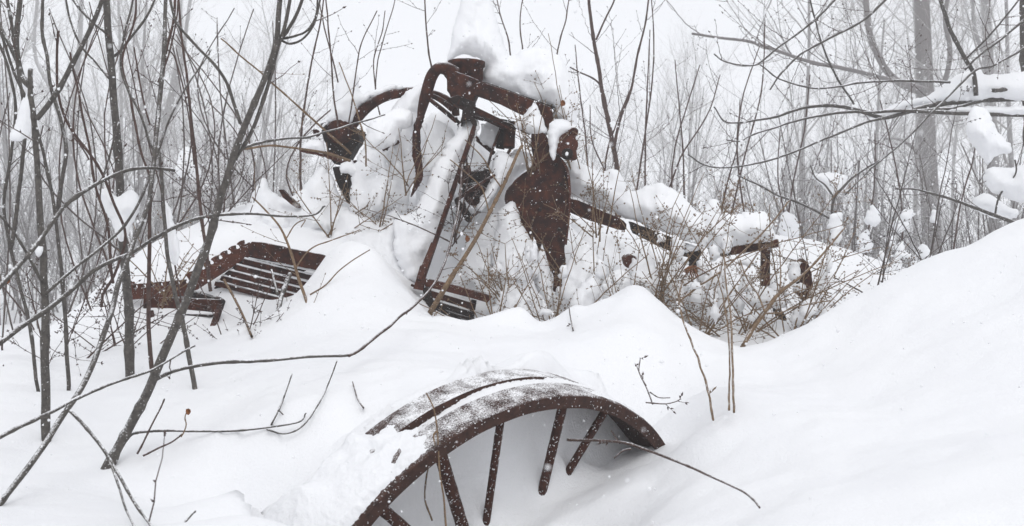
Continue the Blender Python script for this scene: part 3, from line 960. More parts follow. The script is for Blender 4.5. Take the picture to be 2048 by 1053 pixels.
heaps = [
    ('snow_peak', [(893, 130), (899, 95), (905, 60), (918, 20), (930, -30), (950, -60), (972, -30), (990, 30), (1003, 75), (1022, 112), (1050, 98), (1085, 94), (1120, 115), (1140, 150), (1150, 200), (1153, 262), (1128, 260), (1108, 236), (1101, 213), (1030, 186), (966, 164), (968, 128), (940, 112), (915, 113)],
     5.62, .20, 'tall pointed peak of snow heaped on the gearbox and main beam', {'lump': .7, 'rough': 3}),
    ('snow_mound', [(633, 256), (655, 235), (668, 190), (680, 150), (698, 138), (715, 150), (722, 190), (745, 182), (775, 172), (800, 172), (805, 180), (762, 190), (725, 210), (703, 245), (690, 250), (665, 245), (650, 258)],
     5.85, .15, 'steep snow cap on the left gear housing under the curved pipe', {}),
    ('snow_heap', [(700, 420), (706, 340), (735, 280), (765, 240), (800, 196), (840, 168), (852, 172), (846, 205), (838, 236), (844, 250), (828, 262), (826, 300), (830, 350), (820, 385), (815, 420), (790, 460), (730, 470)],
     5.62, .16, 'ragged snow heap filling the space under the curved pipe', {}),
    ('snow_heap', [(690, 415), (720, 432), (760, 440), (792, 420), (812, 450), (806, 500), (826, 560), (838, 590), (800, 600), (740, 560), (690, 530), (660, 480)],
     5.25, .08, 'low snow heap running from the curved pipe down to the central mound', {'tilt': .6}),
    ('snow_clump', [(744, 236), (775, 224), (800, 214), (822, 222), (826, 250), (806, 262), (786, 290), (752, 300), (730, 285)],
     5.45, .06, 'crumbly snow clump under the crown of the curved pipe', {'step': 5}),
    ('snow_clump', [(850, 245), (872, 238), (905, 262), (930, 300), (915, 340), (880, 370), (852, 330)],
     5.62, .05, 'ragged snow clump between the brace rod and the slanting post', {'step': 5}),
    ('snow_clump', [(990, 300), (1012, 306), (1028, 322), (1020, 345), (1000, 372), (982, 400), (962, 420), (955, 408), (980, 360)],
     5.36, .04, 'jagged snow clump right of the steering gear', {'step': 4}),
    ('snow_clump', [(960, 250), (985, 248), (1004, 262), (1000, 290), (980, 296), (962, 280)],
     5.66, .04, 'snow clump under the main beam beside the strut', {'step': 4}),
    ('snow_heap', [(838, 250), (862, 228), (905, 222), (940, 250), (1000, 310), (1050, 310), (1060, 400), (1040, 470), (960, 500), (880, 500), (830, 470), (836, 330)],
     6.0, .2, 'shaded snow heap behind the slanting post and steering gear', {}),
    ('snow_strip', [(928, 244), (944, 232), (956, 246), (952, 272), (926, 332), (902, 396), (886, 448), (866, 506), (850, 545), (836, 566), (806, 548), (786, 490), (792, 440), (826, 425), (848, 375), (880, 310)],
     5.26, .06, 'long slanting strip of snow packed along the leaning post', {'tilt': .30, 'rough': 7}),
    ('snow_heap', [(950, 440), (975, 405), (1000, 340), (1030, 300), (1058, 306), (1064, 322), (1056, 340), (1030, 358), (1010, 385), (1012, 402), (1028, 430), (1044, 458), (1068, 486), (1088, 514), (1098, 560), (1096, 640), (960, 640), (880, 620), (900, 560), (925, 500)],
     5.32, .14, 'broad snow heap in front of the left edge of the side plate', {'tilt': .4}),
    ('snow_cone', [(1020, 404), (1032, 412), (1046, 450), (1062, 480), (1080, 520), (1085, 560), (1020, 570), (985, 520), (992, 450), (1004, 415)],
     5.22, .10, 'rounded cone of snow against the lower left of the side plate', {}),
    ('snow_spike', [(1083, 488), (1091, 503), (1098, 530), (1103, 562), (1104, 600), (1090, 610), (1076, 580), (1074, 530), (1078, 505)],
     5.15, .05, 'narrow spike of snow standing before the tip of the side plate', {'step': 4, 'rough': 3}),
    ('snow_cone', [(1070, 203), (1080, 222), (1090, 248), (1096, 266), (1070, 270), (1044, 262), (1030, 250), (1050, 228)],
     5.42, .05, 'small white triangle of snow lodged on the main beam', {'step': 4}),
    ('snow_clump', [(1100, 250), (1112, 240), (1130, 240), (1152, 250), (1155, 260), (1140, 264), (1122, 272), (1116, 290), (1112, 312), (1104, 322), (1099, 300), (1094, 272)],
     5.32, .05, 'snow clump dripping down between the side plate and end bracket', {'step': 4, 'rough': 3}),
    ('snow_ridge', [(1140, 394), (1134, 350), (1142, 322), (1170, 330), (1200, 345), (1225, 338), (1246, 350), (1262, 384), (1290, 374), (1320, 366), (1345, 378), (1375, 400), (1400, 425), (1420, 398), (1436, 402), (1450, 428), (1500, 424), (1535, 430), (1546, 455), (1550, 480), (1500, 486), (1462, 494), (1436, 506), (1404, 494), (1330, 466), (1242, 434), (1160, 400)],
     5.52, .13, 'long lumpy ridge of snow on the drawbar right of the side plate', {'tilt': .2}),
    ('snow_heap', [(1141, 430), (1180, 446), (1240, 470), (1300, 496), (1380, 532), (1440, 520), (1490, 522), (1524, 540), (1550, 590), (1560, 660), (1300, 680), (1150, 660)],
     5.95, .15, 'shaded snow heap in the hollow under the drawbar', {'tilt': .5}),
    ('snow_heap', [(478, 480), (470, 440), (500, 402), (518, 362), (532, 358), (548, 384), (570, 400), (598, 384), (636, 338), (654, 330), (668, 362), (690, 412), (740, 440), (780, 470), (770, 520), (600, 505), (520, 484)],
     5.65, .25, 'double peaked snow heap behind the slatted frame at left', {}),
    ('snow_cone', [(1290, 484), (1301, 500), (1312, 535), (1320, 575), (1300, 592), (1272, 580), (1262, 558), (1274, 520)], 4.95, .06, 'pointed snow cone caught in twigs left of the orange dead leaves', {'step': 4, 'rough': 3}),
    ('snow_cone', [(1160, 484), (1180, 488), (1200, 520), (1216, 545), (1205, 575), (1180, 600), (1150, 612), (1122, 590), (1130, 545), (1144, 505)], 5.05, .08, 'lumpy snow cone in twigs below the drawbar just right of the plate tip', {'step': 5, 'rough': 4}),
    ('snow_clump', [(1164, 566), (1192, 552), (1200, 580), (1190, 610), (1168, 640), (1146, 640), (1140, 600)], 4.8, .05, 'leaf shaped snow clump in twigs above the central drift', {'step': 4}),
    ('snow_cone', [(1008, 522), (1030, 512), (1056, 540), (1074, 580), (1098, 626), (1080, 660), (1030, 655), (990, 640), (990, 590), (998, 545)], 5.0, .10, 'broad snow cone among twigs left of the plate tip', {'step': 5, 'rough': 4}),
    ('snow_cone', [(1348, 508), (1362, 525), (1372, 556), (1366, 600), (1330, 610), (1316, 580), (1326, 538)], 5.1, .06, 'snow cone in twigs right beside the orange dead leaves', {'step': 4, 'rough': 3}),
    ('snow_clump', [(1208, 560), (1240, 540), (1262, 552), (1262, 585), (1235, 620), (1205, 620), (1195, 590)], 4.95, .06, 'small round snow clump beside the clevis in the hollow', {'step': 4, 'rough': 3}),
    ('snow_clump', [(1385, 575), (1410, 556), (1440, 575), (1450, 610), (1430, 640), (1390, 630), (1370, 600)], 5.2, .07, 'soft snow clump in twigs under the bare hitch', {'step': 5, 'rough': 4}),
    ('snow_clump', [(1490, 600), (1505, 582), (1540, 576), (1566, 590), (1575, 608), (1545, 618), (1500, 612)], 5.1, .08, 'smooth snow hump between hitch post and rear tine', {'step': 5}),
    ('snow_clump', [(1630, 600), (1645, 582), (1662, 590), (1668, 625), (1640, 640), (1622, 630)], 5.2, .05, 'small snow clump right of the rear tine', {'step': 4}),
    ('snow_clump', [(1440, 480), (1450, 464), (1466, 476), (1462, 500), (1446, 508)], 5.45, .04, 'tiny snow clump on the left end of the hitch bar', {'step': 4}),
    ('snow_wedge', [(596, 300), (612, 286), (640, 280), (652, 296), (648, 306), (620, 302)], 5.78, .05, 'small snow wedge on the side arm left of the gear housing', {'step': 4}),
    ('snow_clump', [(684, 330), (705, 322), (722, 332), (720, 356), (700, 350), (682, 345)], 5.75, .04, 'snow clump on the bracket foot below the gear housing', {'step': 4}),
    ('snow_clump', [(196, 382), (214, 376), (236, 394), (256, 381), (276, 392), (278, 420), (262, 455), (242, 486), (226, 452), (205, 412)], 3.65, .07, 'heart shaped snow clump hanging on the second trunk from left', {'step': 5, 'rough': 3}),
    ('snow_clump', [(42, 136), (54, 128), (66, 136), (62, 165), (68, 236), (60, 272), (34, 284), (20, 272), (34, 236), (48, 180)], 3.3, .05, 'tall snow clump wedged in the fork of the leftmost trunk', {'step': 5}),
    ('snow_clump', [(62, 488), (74, 492), (86, 494), (84, 508), (74, 514)], 3.0, .02, 'tiny snow clump in a low fork of the leftmost trunk', {'step': 3, 'rough': 1}),
    ('snow_clump', [(330, 400), (344, 420), (352, 470), (362, 510), (345, 530), (333, 480)], 3.9, .04, 'narrow snow clump clinging beside the thin stems at left', {'step': 5}),
    ('snow_clump', [(350, 352), (360, 306), (372, 293), (390, 308), (402, 345), (396, 360)], 6.6, .12, 'pale snow cap on bushes behind the leaning trunk', {}),
    ('snow_ridge', [(1690, 226), (1740, 228), (1768, 220), (1800, 203), (1856, 192), (1888, 166), (1926, 146), (1958, 138), (1978, 150), (2080, 146), (2080, 200), (1985, 196), (1950, 204), (1880, 210), (1830, 216), (1780, 236), (1730, 236)],
     7.0, .09, 'thick band of snow resting on the long limb at right', {'tilt': 0, 'lump': .4, 'rough': 3}),
    ('snow_ridge', [(1770, 230), (1830, 219), (1900, 214), (2080, 214), (2080, 230), (1960, 229), (1860, 226)], 6.95, .05, 'thin band of snow on the lower limb at right', {'tilt': 0, 'step': 5, 'lump': .4, 'rough': 2.5}),
    ('snow_clump', [(1934, 236), (1944, 216), (1960, 213), (1978, 228), (1996, 262), (2022, 290), (2018, 308), (1990, 314), (1976, 332), (1955, 306), (1932, 268)], 6.3, .10, 'big snow clump hanging below the limb at far right', {'tilt': 0, 'step': 5, 'rough': 4}),
    ('snow_clump', [(1972, 344), (1990, 332), (2020, 338), (2070, 332), (2070, 408), (2020, 398), (1990, 386), (1964, 362)], 6.6, .10, 'snow lump on low branches at the right edge', {'tilt': 0, 'rough': 4}),
    ('snow_clump', [(1940, 396), (1975, 390), (2010, 410), (2040, 425), (2010, 440), (1960, 425)], 6.9, .08, 'flat snow lump just above the right ridge', {'tilt': 0, 'rough': 4}),
    ('snow_clump', [(1622, 352), (1650, 344), (1688, 350), (1694, 372), (1672, 396), (1645, 374)], 8.2, .10, 'snow clump in the fork of the slim stem right of centre', {'tilt': 0, 'rough': 4}),
    ('snow_clump', [(1562, 432), (1576, 424), (1594, 438), (1602, 470), (1580, 486), (1560, 472)], 7.4, .10, 'rounded snow clump left of the slim dark stem', {'tilt': 0, 'rough': 3}),
]
rc = random.Random(8)
for i in range(95):
    zone = rc.choice([(990, 1240, 500, 640, 4.75, 5.3), (1240, 1460, 480, 640, 4.8, 5.6), (1400, 1660, 520, 650, 4.7, 5.6), (1640, 1900, 420, 560, 5.4, 7), (1300, 1660, 560, 660, 4.6, 5.2)])
    x, y, dd = rc.uniform(zone[0], zone[1]), rc.uniform(zone[2], zone[3]), rc.uniform(zone[4], zone[5])
    wd_, hh_ = rc.uniform(7, 20), rc.uniform(8, 30)
    o = []
    for k in range(9):
        a = k / 9 * 2 * math.pi + rc.uniform(-.2, .2)
        rr_ = rc.uniform(.65, 1.15)
        up_ = hh_ * (1.25 if -math.sin(a) > .5 else .7)
        o.append((x + math.cos(a) * wd_ * rr_, y + math.sin(a) * up_ * rr_))
    heaps.append(('twig_snow', o, dd, .03, 'small snow clump caught in the twigs of the shrubs right of the machine', {'tilt': .1, 'step': 4, 'rough': 4, 'group': 'small snow clumps in the twigs', 'edge': 9}))
for i, (nm, o, d, T, lab, kw) in enumerate(heaps):
    snow_heap(nm, o, d, T, lab, seed=i * 3, **kw)

rng = np.random.default_rng(11)


def unit(v):
    return v / (np.linalg.norm(v) + 1e-9)


def side_twigs(mbx, pts, rad, r, dens, lmin, lmax, tr, ang=(35, 65), level=1, buds=True, k=3, up=0.35, opp=False, start=.15, budr=1.0, outl=None):
    """twigs that leave a branch (world polyline) sideways, with buds at their nodes"""
    seg = np.linalg.norm(np.diff(pts, axis=0), axis=1)
    S = np.r_[0, np.cumsum(seg)]
    L = S[-1]
    if L < 1e-3:
        return
    n = max(0, int(r.poisson(dens * L)))
    for q in range(n):
        s = (start + (1 - start) * r.random()) * L
        i = min(len(pts) - 2, int(np.searchsorted(S, s)) - 1)
        i = max(i, 0)
        f = (s - S[i]) / (seg[i] + 1e-9)
        p = pts[i] + (pts[i + 1] - pts[i]) * f
        t = unit(pts[i + 1] - pts[i])
        az = r.random() * 2 * math.pi
        u = unit(np.cross(t, [0.3, 0.8, 0.5]))
        v = np.cross(t, u)
        sides = [az, az + math.pi] if opp else [az]
        for a in sides:
            th = math.radians(r.uniform(*ang))
            dr = math.cos(th) * t + math.sin(th) * (math.cos(a) * u + math.sin(a) * v)
            ln = r.uniform(lmin, lmax) * (1 - .35 * s / L)
            grow_twig(mbx, p, dr, ln, tr * r.uniform(.7, 1.1), r, level, buds, k, up, opp, budr, dens)


def grow_twig(mbx, p, dr, ln, rad, r, level, buds, k, up, opp, budr, dens, node=.045):
    nseg = max(3, int(ln / node))
    pts = [np.array(p)]
    d = unit(dr)
    zig = r.normal(size=3) * .12
    for i in range(nseg):
        d = unit(d + np.array([0, 0, up * .12]) + zig * (1 if i % 2 else -1) + r.normal(size=3) * .05)
        pts.append(pts[-1] + d * ln / nseg)
    pts = np.array(pts)
    rr = np.linspace(rad, rad * .45, len(pts))
    mbx.tube(pts, rr, k, cap=False)
    if buds:
        for i in range(1, len(pts)):
            if r.random() < .75:
                t = unit(pts[i] - pts[i - 1])
                u = unit(np.cross(t, r.normal(size=3)))
                bl = .011 * budr * r.uniform(.7, 1.3)
                mbx.bud(pts[i], unit(t * .8 + u * .8), .0028 * budr, bl)
                if opp:
                    mbx.bud(pts[i], unit(t * .8 - u * .8), .0028 * budr, bl)
        mbx.bud(pts[-1], d, .0032 * budr, .015 * budr)
    if level > 0:
        side_twigs(mbx, pts, rr, r, dens * 1.1, ln * .25, ln * .6, rad * .65, level=level - 1, buds=buds, k=k, up=up, opp=opp, budr=budr)


def sapling(label, lines, seed, mat=None, dens=2.0, tl=(.08, .35), tr=.0022, cat='sapling', group=None, level=1, budr=1.0, name='sapling', opp=False, kk=8, lead='trunk', part='branch', knots=True, clear=True):
    """lines: (points (px, py), width px start, width px end, distance start, distance end)"""
    r = np.random.default_rng(seed)
    p0 = lines[0]
    base = P(p0[0][0][0], p0[0][0][1], p0[3])
    e = empty(name, tuple(base), label, cat, group)
    tw = MB()
    for li, (pts, w0, w1, d0, d1) in enumerate(lines):
        c = catmull([(x, y, 0) for x, y in pts], 6)
        L = np.r_[0, np.cumsum(np.linalg.norm(np.diff(c[:, :2], axis=0), axis=1))]
        s = L / L[-1]
        dd = d0 + (d1 - d0) * s
        world = np.array([P(c[i, 0], c[i, 1], dd[i]) for i in range(len(c))])
        amp = .004
        for i in range(1, len(world) - 1):
            world[i] += amp * np.array(noise.noise_vector(Vector(world[i] * 9.0)))
        if clear and max(d0, d1) < 4.95:
            s0 = .12 if li == 0 and lead != 'stem' else 0
            for _ in range(3):
                hh = H(world[:, 0], world[:, 1])
                for q_ in range(22):
                    bad = (world[:, 2] < hh + .008) & (s > s0)
                    if not bad.any():
                        break
                    dd = np.where(bad, dd - .035, dd)
                    world = np.array([P(c[i, 0], c[i, 1], dd[i]) for i in range(len(c))])
                    hh = H(world[:, 0], world[:, 1])
                dd = np.minimum(dd, np.convolve(np.pad(dd, 2, mode='edge'), np.ones(5) / 5, 'valid'))
        wd = (w0 + (w1 - w0) * s)
        rad = wd / 2 / F * dd
        if knots:
            rad = rad * np.array([1 + (.22 if r.random() < .13 else 0) + .06 * noise.noise(Vector(q * 30)) for q in world])
        if li == 0:                                    # sink the foot into the snow
            dirn = unit(world[0] - world[1])
            if lead == 'stem' and w0 < 7.5:
                foot = world[0] + dirn * .01
            elif w0 > 7.5:
                foot = world[0] + dirn * .25
            else:
                foot = world[0] + unit(dirn + np.array([0, .6, -1.2])) * .05
            world = np.vstack([foot, world])
            rad = np.r_[rad[0], rad]
        m = MB()
        m.tube(world, rad, kk if w0 > 6 else 6)
        m.build(lead if li == 0 else part, mat or M_BARK, e)
        side_twigs(tw, world[1:], rad, r, dens, tl[0], tl[1], tr, level=level, budr=budr, opp=opp)
    if tw.n:
        o = tag(tw.build('twigs', M_TWIG if mat is None else mat, e), kind='stuff')
    return e


# foreground saplings, traced
sapling('leftmost thick grey sapling with a snapped stub and a fork holding snow',
        [([(92, 868), (90, 760), (90, 600), (84, 470), (74, 330), (68, 245), (60, 190), (61, 138)], 18, 9, 2.95, 3.1),
         ([(74, 238), (100, 205), (140, 140), (178, 60), (212, -20)], 11, 8, 3.05, 3.0),
         ([(62, 176), (45, 155), (36, 110), (34, 50), (40, -20)], 12, 9, 3.1, 3.15),
         ([(36, 125), (20, 90), (0, 50), (-20, 0)], 8, 7, 3.12, 3.2),
         ([(85, 565), (60, 520), (20, 455), (-20, 410)], 6, 4, 3.0, 2.9)], 1)
sapling('straight grey sapling second from left with a heart shaped snow clump',
        [([(260, 770), (258, 640), (252, 560), (246, 480), (240, 385), (234, 270), (225, 170), (218, 80), (212, -20)], 18, 13, 3.7, 3.8),
         ([(228, 113), (245, 98), (275, 60), (300, 22), (318, -20)], 6, 4, 3.75, 3.7),
         ([(213, 68), (185, 45), (160, 20), (135, -15)], 6, 4, 3.75, 3.8),
         ([(218, 158), (190, 125), (160, 90), (140, 40), (130, -10)], 4, 4, 3.75, 3.8),
         ([(238, 245), (222, 300), (205, 360), (200, 400)], 4, 3, 3.7, 3.6)], 2)
sapling('leaning grey sapling rising right from the snow and forking near the top',
        [([(226, 915), (262, 850), (300, 775), (345, 665), (385, 570), (420, 470), (450, 370), (482, 270), (515, 195), (540, 130), (553, 75), (558, 20), (562, -20)], 20, 10, 2.75, 3.1),
         ([(481, 248), (470, 208), (455, 168), (428, 130), (398, 98), (372, 70), (350, 40), (336, -20)], 7, 5, 2.95, 2.9),
         ([(470, 320), (500, 270), (528, 200), (545, 140), (556, 90), (570, 50), (583, -15)], 8, 7, 3.0, 3.1),
         ([(556, 85), (575, 60), (592, 30), (612, -20)], 8, 6, 3.1, 3.0),
         ([(560, 80), (580, 88), (605, 78), (628, 48), (640, 0), (644, -20)], 5, 4, 3.1, 3.1),
         ([(562, 78), (590, 72), (615, 60), (632, 30), (636, -20)], 5, 4, 3.1, 3.1),
         ([(256, 875), (273, 866), (330, 862), (400, 863), (473, 862), (546, 854), (599, 844), (612, 826)], 6, 3, 2.8, 2.9),
         ([(540, 855), (560, 815), (575, 775), (584, 748)], 3.5, 3, 2.88, 2.95),
         ([(530, 858), (570, 868), (608, 850), (642, 800), (662, 755), (674, 722)], 3.5, 2.5, 2.88, 3.0),
         ([(308, 762), (345, 743), (400, 732), (500, 722), (600, 716), (700, 711)], 8, 5, 2.85, 3.2)], 3, dens=1.1)
sapling('grey stem slanting up from the bottom left corner across two trunks',
        [([(-20, 1035), (30, 970), (80, 900), (120, 840), (165, 770), (200, 690), (225, 620), (240, 560), (262, 500), (290, 430), (302, 380), (310, 300), (318, 210), (326, 130), (333, -20)], 13, 7, 2.3, 3.4),
         ([(306, 300), (282, 235), (255, 180), (240, 130), (250, 70), (270, -20)], 5, 4, 3.2, 3.3)], 4, dens=1.3)
sapling('low branch reaching from the left edge up to the right over the snow',
        [([(-20, 885), (50, 850), (105, 825), (150, 800), (210, 773), (262, 755), (315, 736), (360, 708), (389, 692)], 9, 4, 2.2, 2.9),
         ([(140, 822), (165, 848), (192, 880), (215, 912), (240, 955), (270, 1008), (308, 1060)], 7, 5, 2.35, 2.2),
         ([(205, 895), (222, 930), (238, 975), (252, 1020), (272, 1060)], 5, 4, 2.3, 2.2)], 5, dens=1.2, cat='branch', name='fallen_branch', lead='stem')
sapling('long arching branch from the left edge curving over to the bent slatted frame',
        [([(-20, 700), (40, 655), (103, 614), (150, 575), (185, 545), (225, 522), (262, 506), (308, 477), (376, 443), (430, 430), (500, 427), (580, 433), (630, 430), (650, 412)], 11, 4, 2.7, 3.4)], 6, dens=1.2, cat='branch', name='arching_branch', lead='stem')
sapling('long arching branch from the left edge peaking beside the straight sapling',
        [([(-20, 592), (30, 540), (68, 498), (120, 422), (154, 391), (205, 361), (257, 340), (300, 337), (350, 342)], 11, 6, 2.5, 3.0)], 7, dens=.8, cat='branch', name='arching_branch', lead='stem')
sapling('dark branch rising right from the leftmost trunk to the thin stems',
        [([(98, 582), (154, 532), (190, 505), (223, 477), (250, 450), (274, 415), (293, 370), (318, 300), (352, 210), (422, 100)], 7, 3, 3.0, 3.5)], 8, dens=1.0, cat='branch', name='rising_branch', lead='stem')
sapling('thin dark stem left of the leaning sapling with its foot beside the frame',
        [([(392, 792), (378, 715), (362, 630), (345, 560), (332, 480), (326, 400), (322, 340), (316, 298)], 10, 6, 3.5, 3.7)], 9)
sapling('pair of upright thin stems between the straight and leaning saplings',
        [([(310, 772), (300, 700), (297, 600), (298, 500), (300, 420), (306, 330), (312, 250), (322, 190), (330, 110), (345, 50), (352, -20)], 9, 5, 3.6, 3.8),
         ([(316, 165), (340, 100), (352, 40), (358, -20)], 4, 3, 3.75, 3.8),
         ([(303, 360), (280, 300), (262, 200), (245, 120), (270, 40), (274, -20)], 5, 4, 3.6, 3.7),
         ([(300, 250), (282, 180), (268, 95)], 4, 3, 3.7, 3.8)], 10, mat=M_TWIG)
sapling('thin brown stem right behind the leftmost trunk bending left at the top',
        [([(137, 787), (133, 690), (125, 560), (112, 440), (96, 350), (80, 280), (58, 210), (30, 150), (10, 90), (-10, 30)], 8, 5, 3.5, 3.3),
         ([(112, 440), (122, 380), (132, 300), (122, 240), (104, 180), (94, 120), (85, 60), (88, -20)], 8, 6, 3.5, 3.7)], 12)
sapling('thin stem crossing low behind the leftmost trunk',
        [([(72, 760), (58, 640), (35, 560), (18, 480), (8, 400), (22, 300), (30, 200), (12, 120), (-15, 60)], 7, 5, 3.4, 3.5),
         ([(20, 500), (34, 420), (44, 330), (50, 250), (38, 150), (25, 60), (10, -20)], 8, 6, 3.4, 3.5)], 13)
sapling('thin knotted stem leaning left between the first two trunks',
        [([(205, 590), (232, 540), (250, 470), (225, 400), (200, 340), (160, 285), (130, 235), (116, 180), (113, 120), (117, 62)], 6, 5, 3.6, 3.3)], 14, mat=M_TWIG)
sapling('slender stem from the second trunk up to a bare tip near the top',
        [([(222, 540), (215, 450), (190, 370), (178, 300), (160, 200), (145, 140), (140, 105)], 6, 4, 3.5, 3.4),
         ([(178, 320), (152, 280), (142, 283)], 3, 3, 3.5, 3.5)], 15, mat=M_TWIG)
sapling('slender pole standing right of the thin pair with forked tip',
        [([(418, 560), (402, 420), (392, 330), (384, 250), (372, 140), (362, 60), (356, -20)], 7, 4, 4.2, 4.3),
         ([(388, 330), (372, 200), (350, 120), (335, 100)], 3, 3, 4.2, 4.2)], 16, mat=M_TWIG)
# whips standing behind, grown at random in the left thicket
whips = 26
ORD = 'first second third fourth fifth sixth seventh eighth ninth tenth eleventh twelfth thirteenth fourteenth fifteenth sixteenth seventeenth eighteenth nineteenth twentieth'.split()
wx = [20, 60, 110, 150, 180, 215, 245, 280, 330, 360, 390, 430, 470, 500, 540, 600, 0, 130, 270, 310, 440, 520, 560, 620, 350, 200]
rk = list(np.argsort(np.argsort(wx)))
for i in range(whips):
    r = np.random.default_rng(300 + i)
    x0 = wx[i] + r.uniform(-4, 4)
    d0 = r.uniform(4.2, 6.3)
    y0 = {True: 640, False: 520}[x0 < 200] + r.uniform(-30, 60)
    if x0 > 420:
        d0 = r.uniform(6.4, 7.5)
        y0 = 430
    lean = r.normal() * 70
    top = r.uniform(-40, 260)
    bend = r.normal() * 45
    pts = [(x0, y0), (x0 + lean * .3 + bend, y0 * .66 + top * .34), (x0 + lean * .7 + bend, y0 * .33 + top * .67), (x0 + lean, top)]
    ws = r.uniform(2.4, 4.6)
    sd = ['reddish', 'grey', 'dark', 'brown'][i % 4]
    sapling('slim bare whip in the left thicket, %s' % (ORD[rk[i]] + ' from the left by its foot' if rk[i] < 13 else ORD[25 - rk[i]] + ' from the right by its foot'), [(pts, ws, 2.2, d0, d0 + r.uniform(-.2, .3))], 400 + i, mat=M_TWIG if i % 2 else M_MID, dens=3.2, tl=(.1, .5), tr=.002, cat='sapling', group='slim whips in the left thicket', name='sapling', kk=5)

sapling('long thin twig curving up from the mound past the slanting post',
        [([(700, 711), (722, 700), (760, 668), (800, 635), (838, 603), (868, 568), (888, 528), (903, 480), (915, 430), (921, 375), (925, 330)], 6, 4, 3.2, 4.9)], 21, mat=M_TWIG, dens=1.0, tl=(.04, .15), name='long_twig', cat='twig', lead='stem')
sapling('bare whip rising left of the gear housing into the sky',
        [([(606, 470), (603, 400), (600, 330), (603, 260), (612, 190), (624, 120), (640, 50), (650, -20)], 6, 3, 6.3, 6.5)], 22, mat=M_TWIG, dens=1.5)
sapling('bare whip rising from the gear housing with a hooked tip',
        [([(676, 250), (668, 200), (664, 150), (660, 90), (655, 30), (650, -20)], 4, 3, 5.7, 5.8),
         ([(676, 165), (665, 120), (650, 60), (640, 10)], 3.5, 2.5, 5.7, 5.8)], 23, mat=M_TWIG, dens=1.3)
sapling('slim whip leaning right above the gear housing',
        [([(697, 250), (706, 190), (714, 130), (726, 80), (754, 22)], 3.5, 2.2, 5.7, 5.8)], 24, mat=M_TWIG, dens=1.6)
sapling('slim twig crossing the curved pipe from upper left to lower right',
        [([(732, 330), (730, 280), (718, 240), (700, 180), (678, 125)], 3.5, 2.4, 5.5, 5.5)], 25, mat=M_GOLD, dens=1.2, name='long_twig', cat='twig', lead='stem')
sapling('slim whips rising between the curved pipe and the bent arm',
        [([(765, 250), (752, 190), (755, 130), (768, 75), (785, 20), (792, -10)], 3, 2, 6.4, 6.5),
         ([(752, 190), (748, 120), (765, 60), (770, 22)], 3, 2, 6.4, 6.5)], 26, mat=M_TWIG, dens=2.2)
sapling('whip standing directly behind the bend of the arm',
        [([(866, 150), (858, 105), (852, 55), (848, -20)], 4, 3, 6.2, 6.3)], 27, mat=M_TWIG, dens=3)
sapling('tan branch sloping down right across the gear housing',
        [([(445, 80), (480, 112), (520, 145), (560, 180), (610, 225), (655, 265), (702, 308)], 3, 5, 4.7, 5.3)], 28, mat=M_GOLD, dens=.8, name='long_twig', cat='twig', lead='stem')
sapling('dark branch running level from the leaning sapling to the gear housing',
        [([(484, 298), (520, 285), (570, 278), (620, 274), (660, 262), (700, 250), (770, 230)], 6, 2.5, 3.2, 4.2)], 29, dens=1.2, name='long_twig', cat='twig', lead='stem')
sapling('tan branch lying over the side arm of the machine',
        [([(480, 300), (540, 292), (600, 298), (650, 306), (700, 322)], 4, 6, 5.0, 5.7)], 30, mat=M_GOLD, dens=1.0, name='long_twig', cat='twig', lead='stem')
sapling('dead dark stick leaning below the slats of the left frame',
        [([(541, 702), (550, 650), (562, 600), (574, 562), (580, 548)], 11, 9, 4.55, 4.95),
         ([(556, 590), (548, 560), (543, 540)], 6, 4, 4.8, 4.95)], 31, dens=.5, name='dead_stick', cat='stick', lead='stem')
sapling('thin stick leaning beneath the left frame',
        [([(507, 682), (485, 630), (465, 590), (448, 560)], 5, 5, 4.6, 4.9)], 32, mat=M_GOLD, dens=1, name='dead_stick', cat='stick', lead='stem')
sapling('tan forked shrub stem in front of the slatted panel',
        [([(624, 650), (612, 600), (598, 560), (580, 500), (560, 455), (530, 420), (505, 395)], 7, 3, 4.5, 4.8),
         ([(592, 536), (618, 500), (660, 482), (720, 460)], 3, 2, 4.6, 4.8),
         ([(620, 590), (650, 570), (680, 540), (740, 500)], 3, 2, 4.5, 4.6),
         ([(570, 480), (590, 450), (610, 440), (602, 455)], 3, 2, 4.7, 4.8)], 33, mat=M_GOLD, dens=2.2, name='shrub_stem', cat='shrub', lead='stem')
sapling('tan forked branch leaning before the slanting post down to the snow',
        [([(905, 552), (935, 505), (962, 460), (985, 415), (1005, 375), (1022, 340), (1036, 305), (1045, 290)], 9, 6, 4.9, 5.2),
         ([(1005, 378), (985, 350), (975, 330), (960, 310), (930, 280)], 3.5, 2.5, 5.1, 5.2),
         ([(978, 425), (970, 395), (960, 372), (930, 345), (900, 320)], 3.5, 2.5, 5.1, 5.2)], 34, mat=M_GOLD, dens=2.4, name='shrub_stem', cat='shrub', lead='stem')
sapling('stout tan branch rising right out of the dip in the right drift',
        [([(1484, 696), (1505, 660), (1530, 625), (1560, 585), (1600, 555), (1640, 515), (1690, 455)], 9, 3, 4.15, 4.9),
         ([(1530, 625), (1515, 590), (1495, 560), (1480, 520)], 4, 2.5, 4.3, 4.6),
         ([(1528, 628), (1560, 625), (1610, 610), (1660, 602)], 3.5, 2.5, 4.3, 4.6),
         ([(1560, 585), (1562, 540), (1556, 480)], 3, 2, 4.4, 4.7)], 35, mat=M_GOLD, dens=3.4, name='shrub_stem', cat='shrub', lead='stem')
sapling('tan branch slanting up right from the orange dead leaves',
        [([(1362, 600), (1400, 572), (1440, 545), (1490, 500), (1540, 450), (1580, 400)], 5, 2.5, 4.6, 5.2)], 36, mat=M_GOLD, dens=3, name='shrub_stem', cat='shrub', lead='stem')
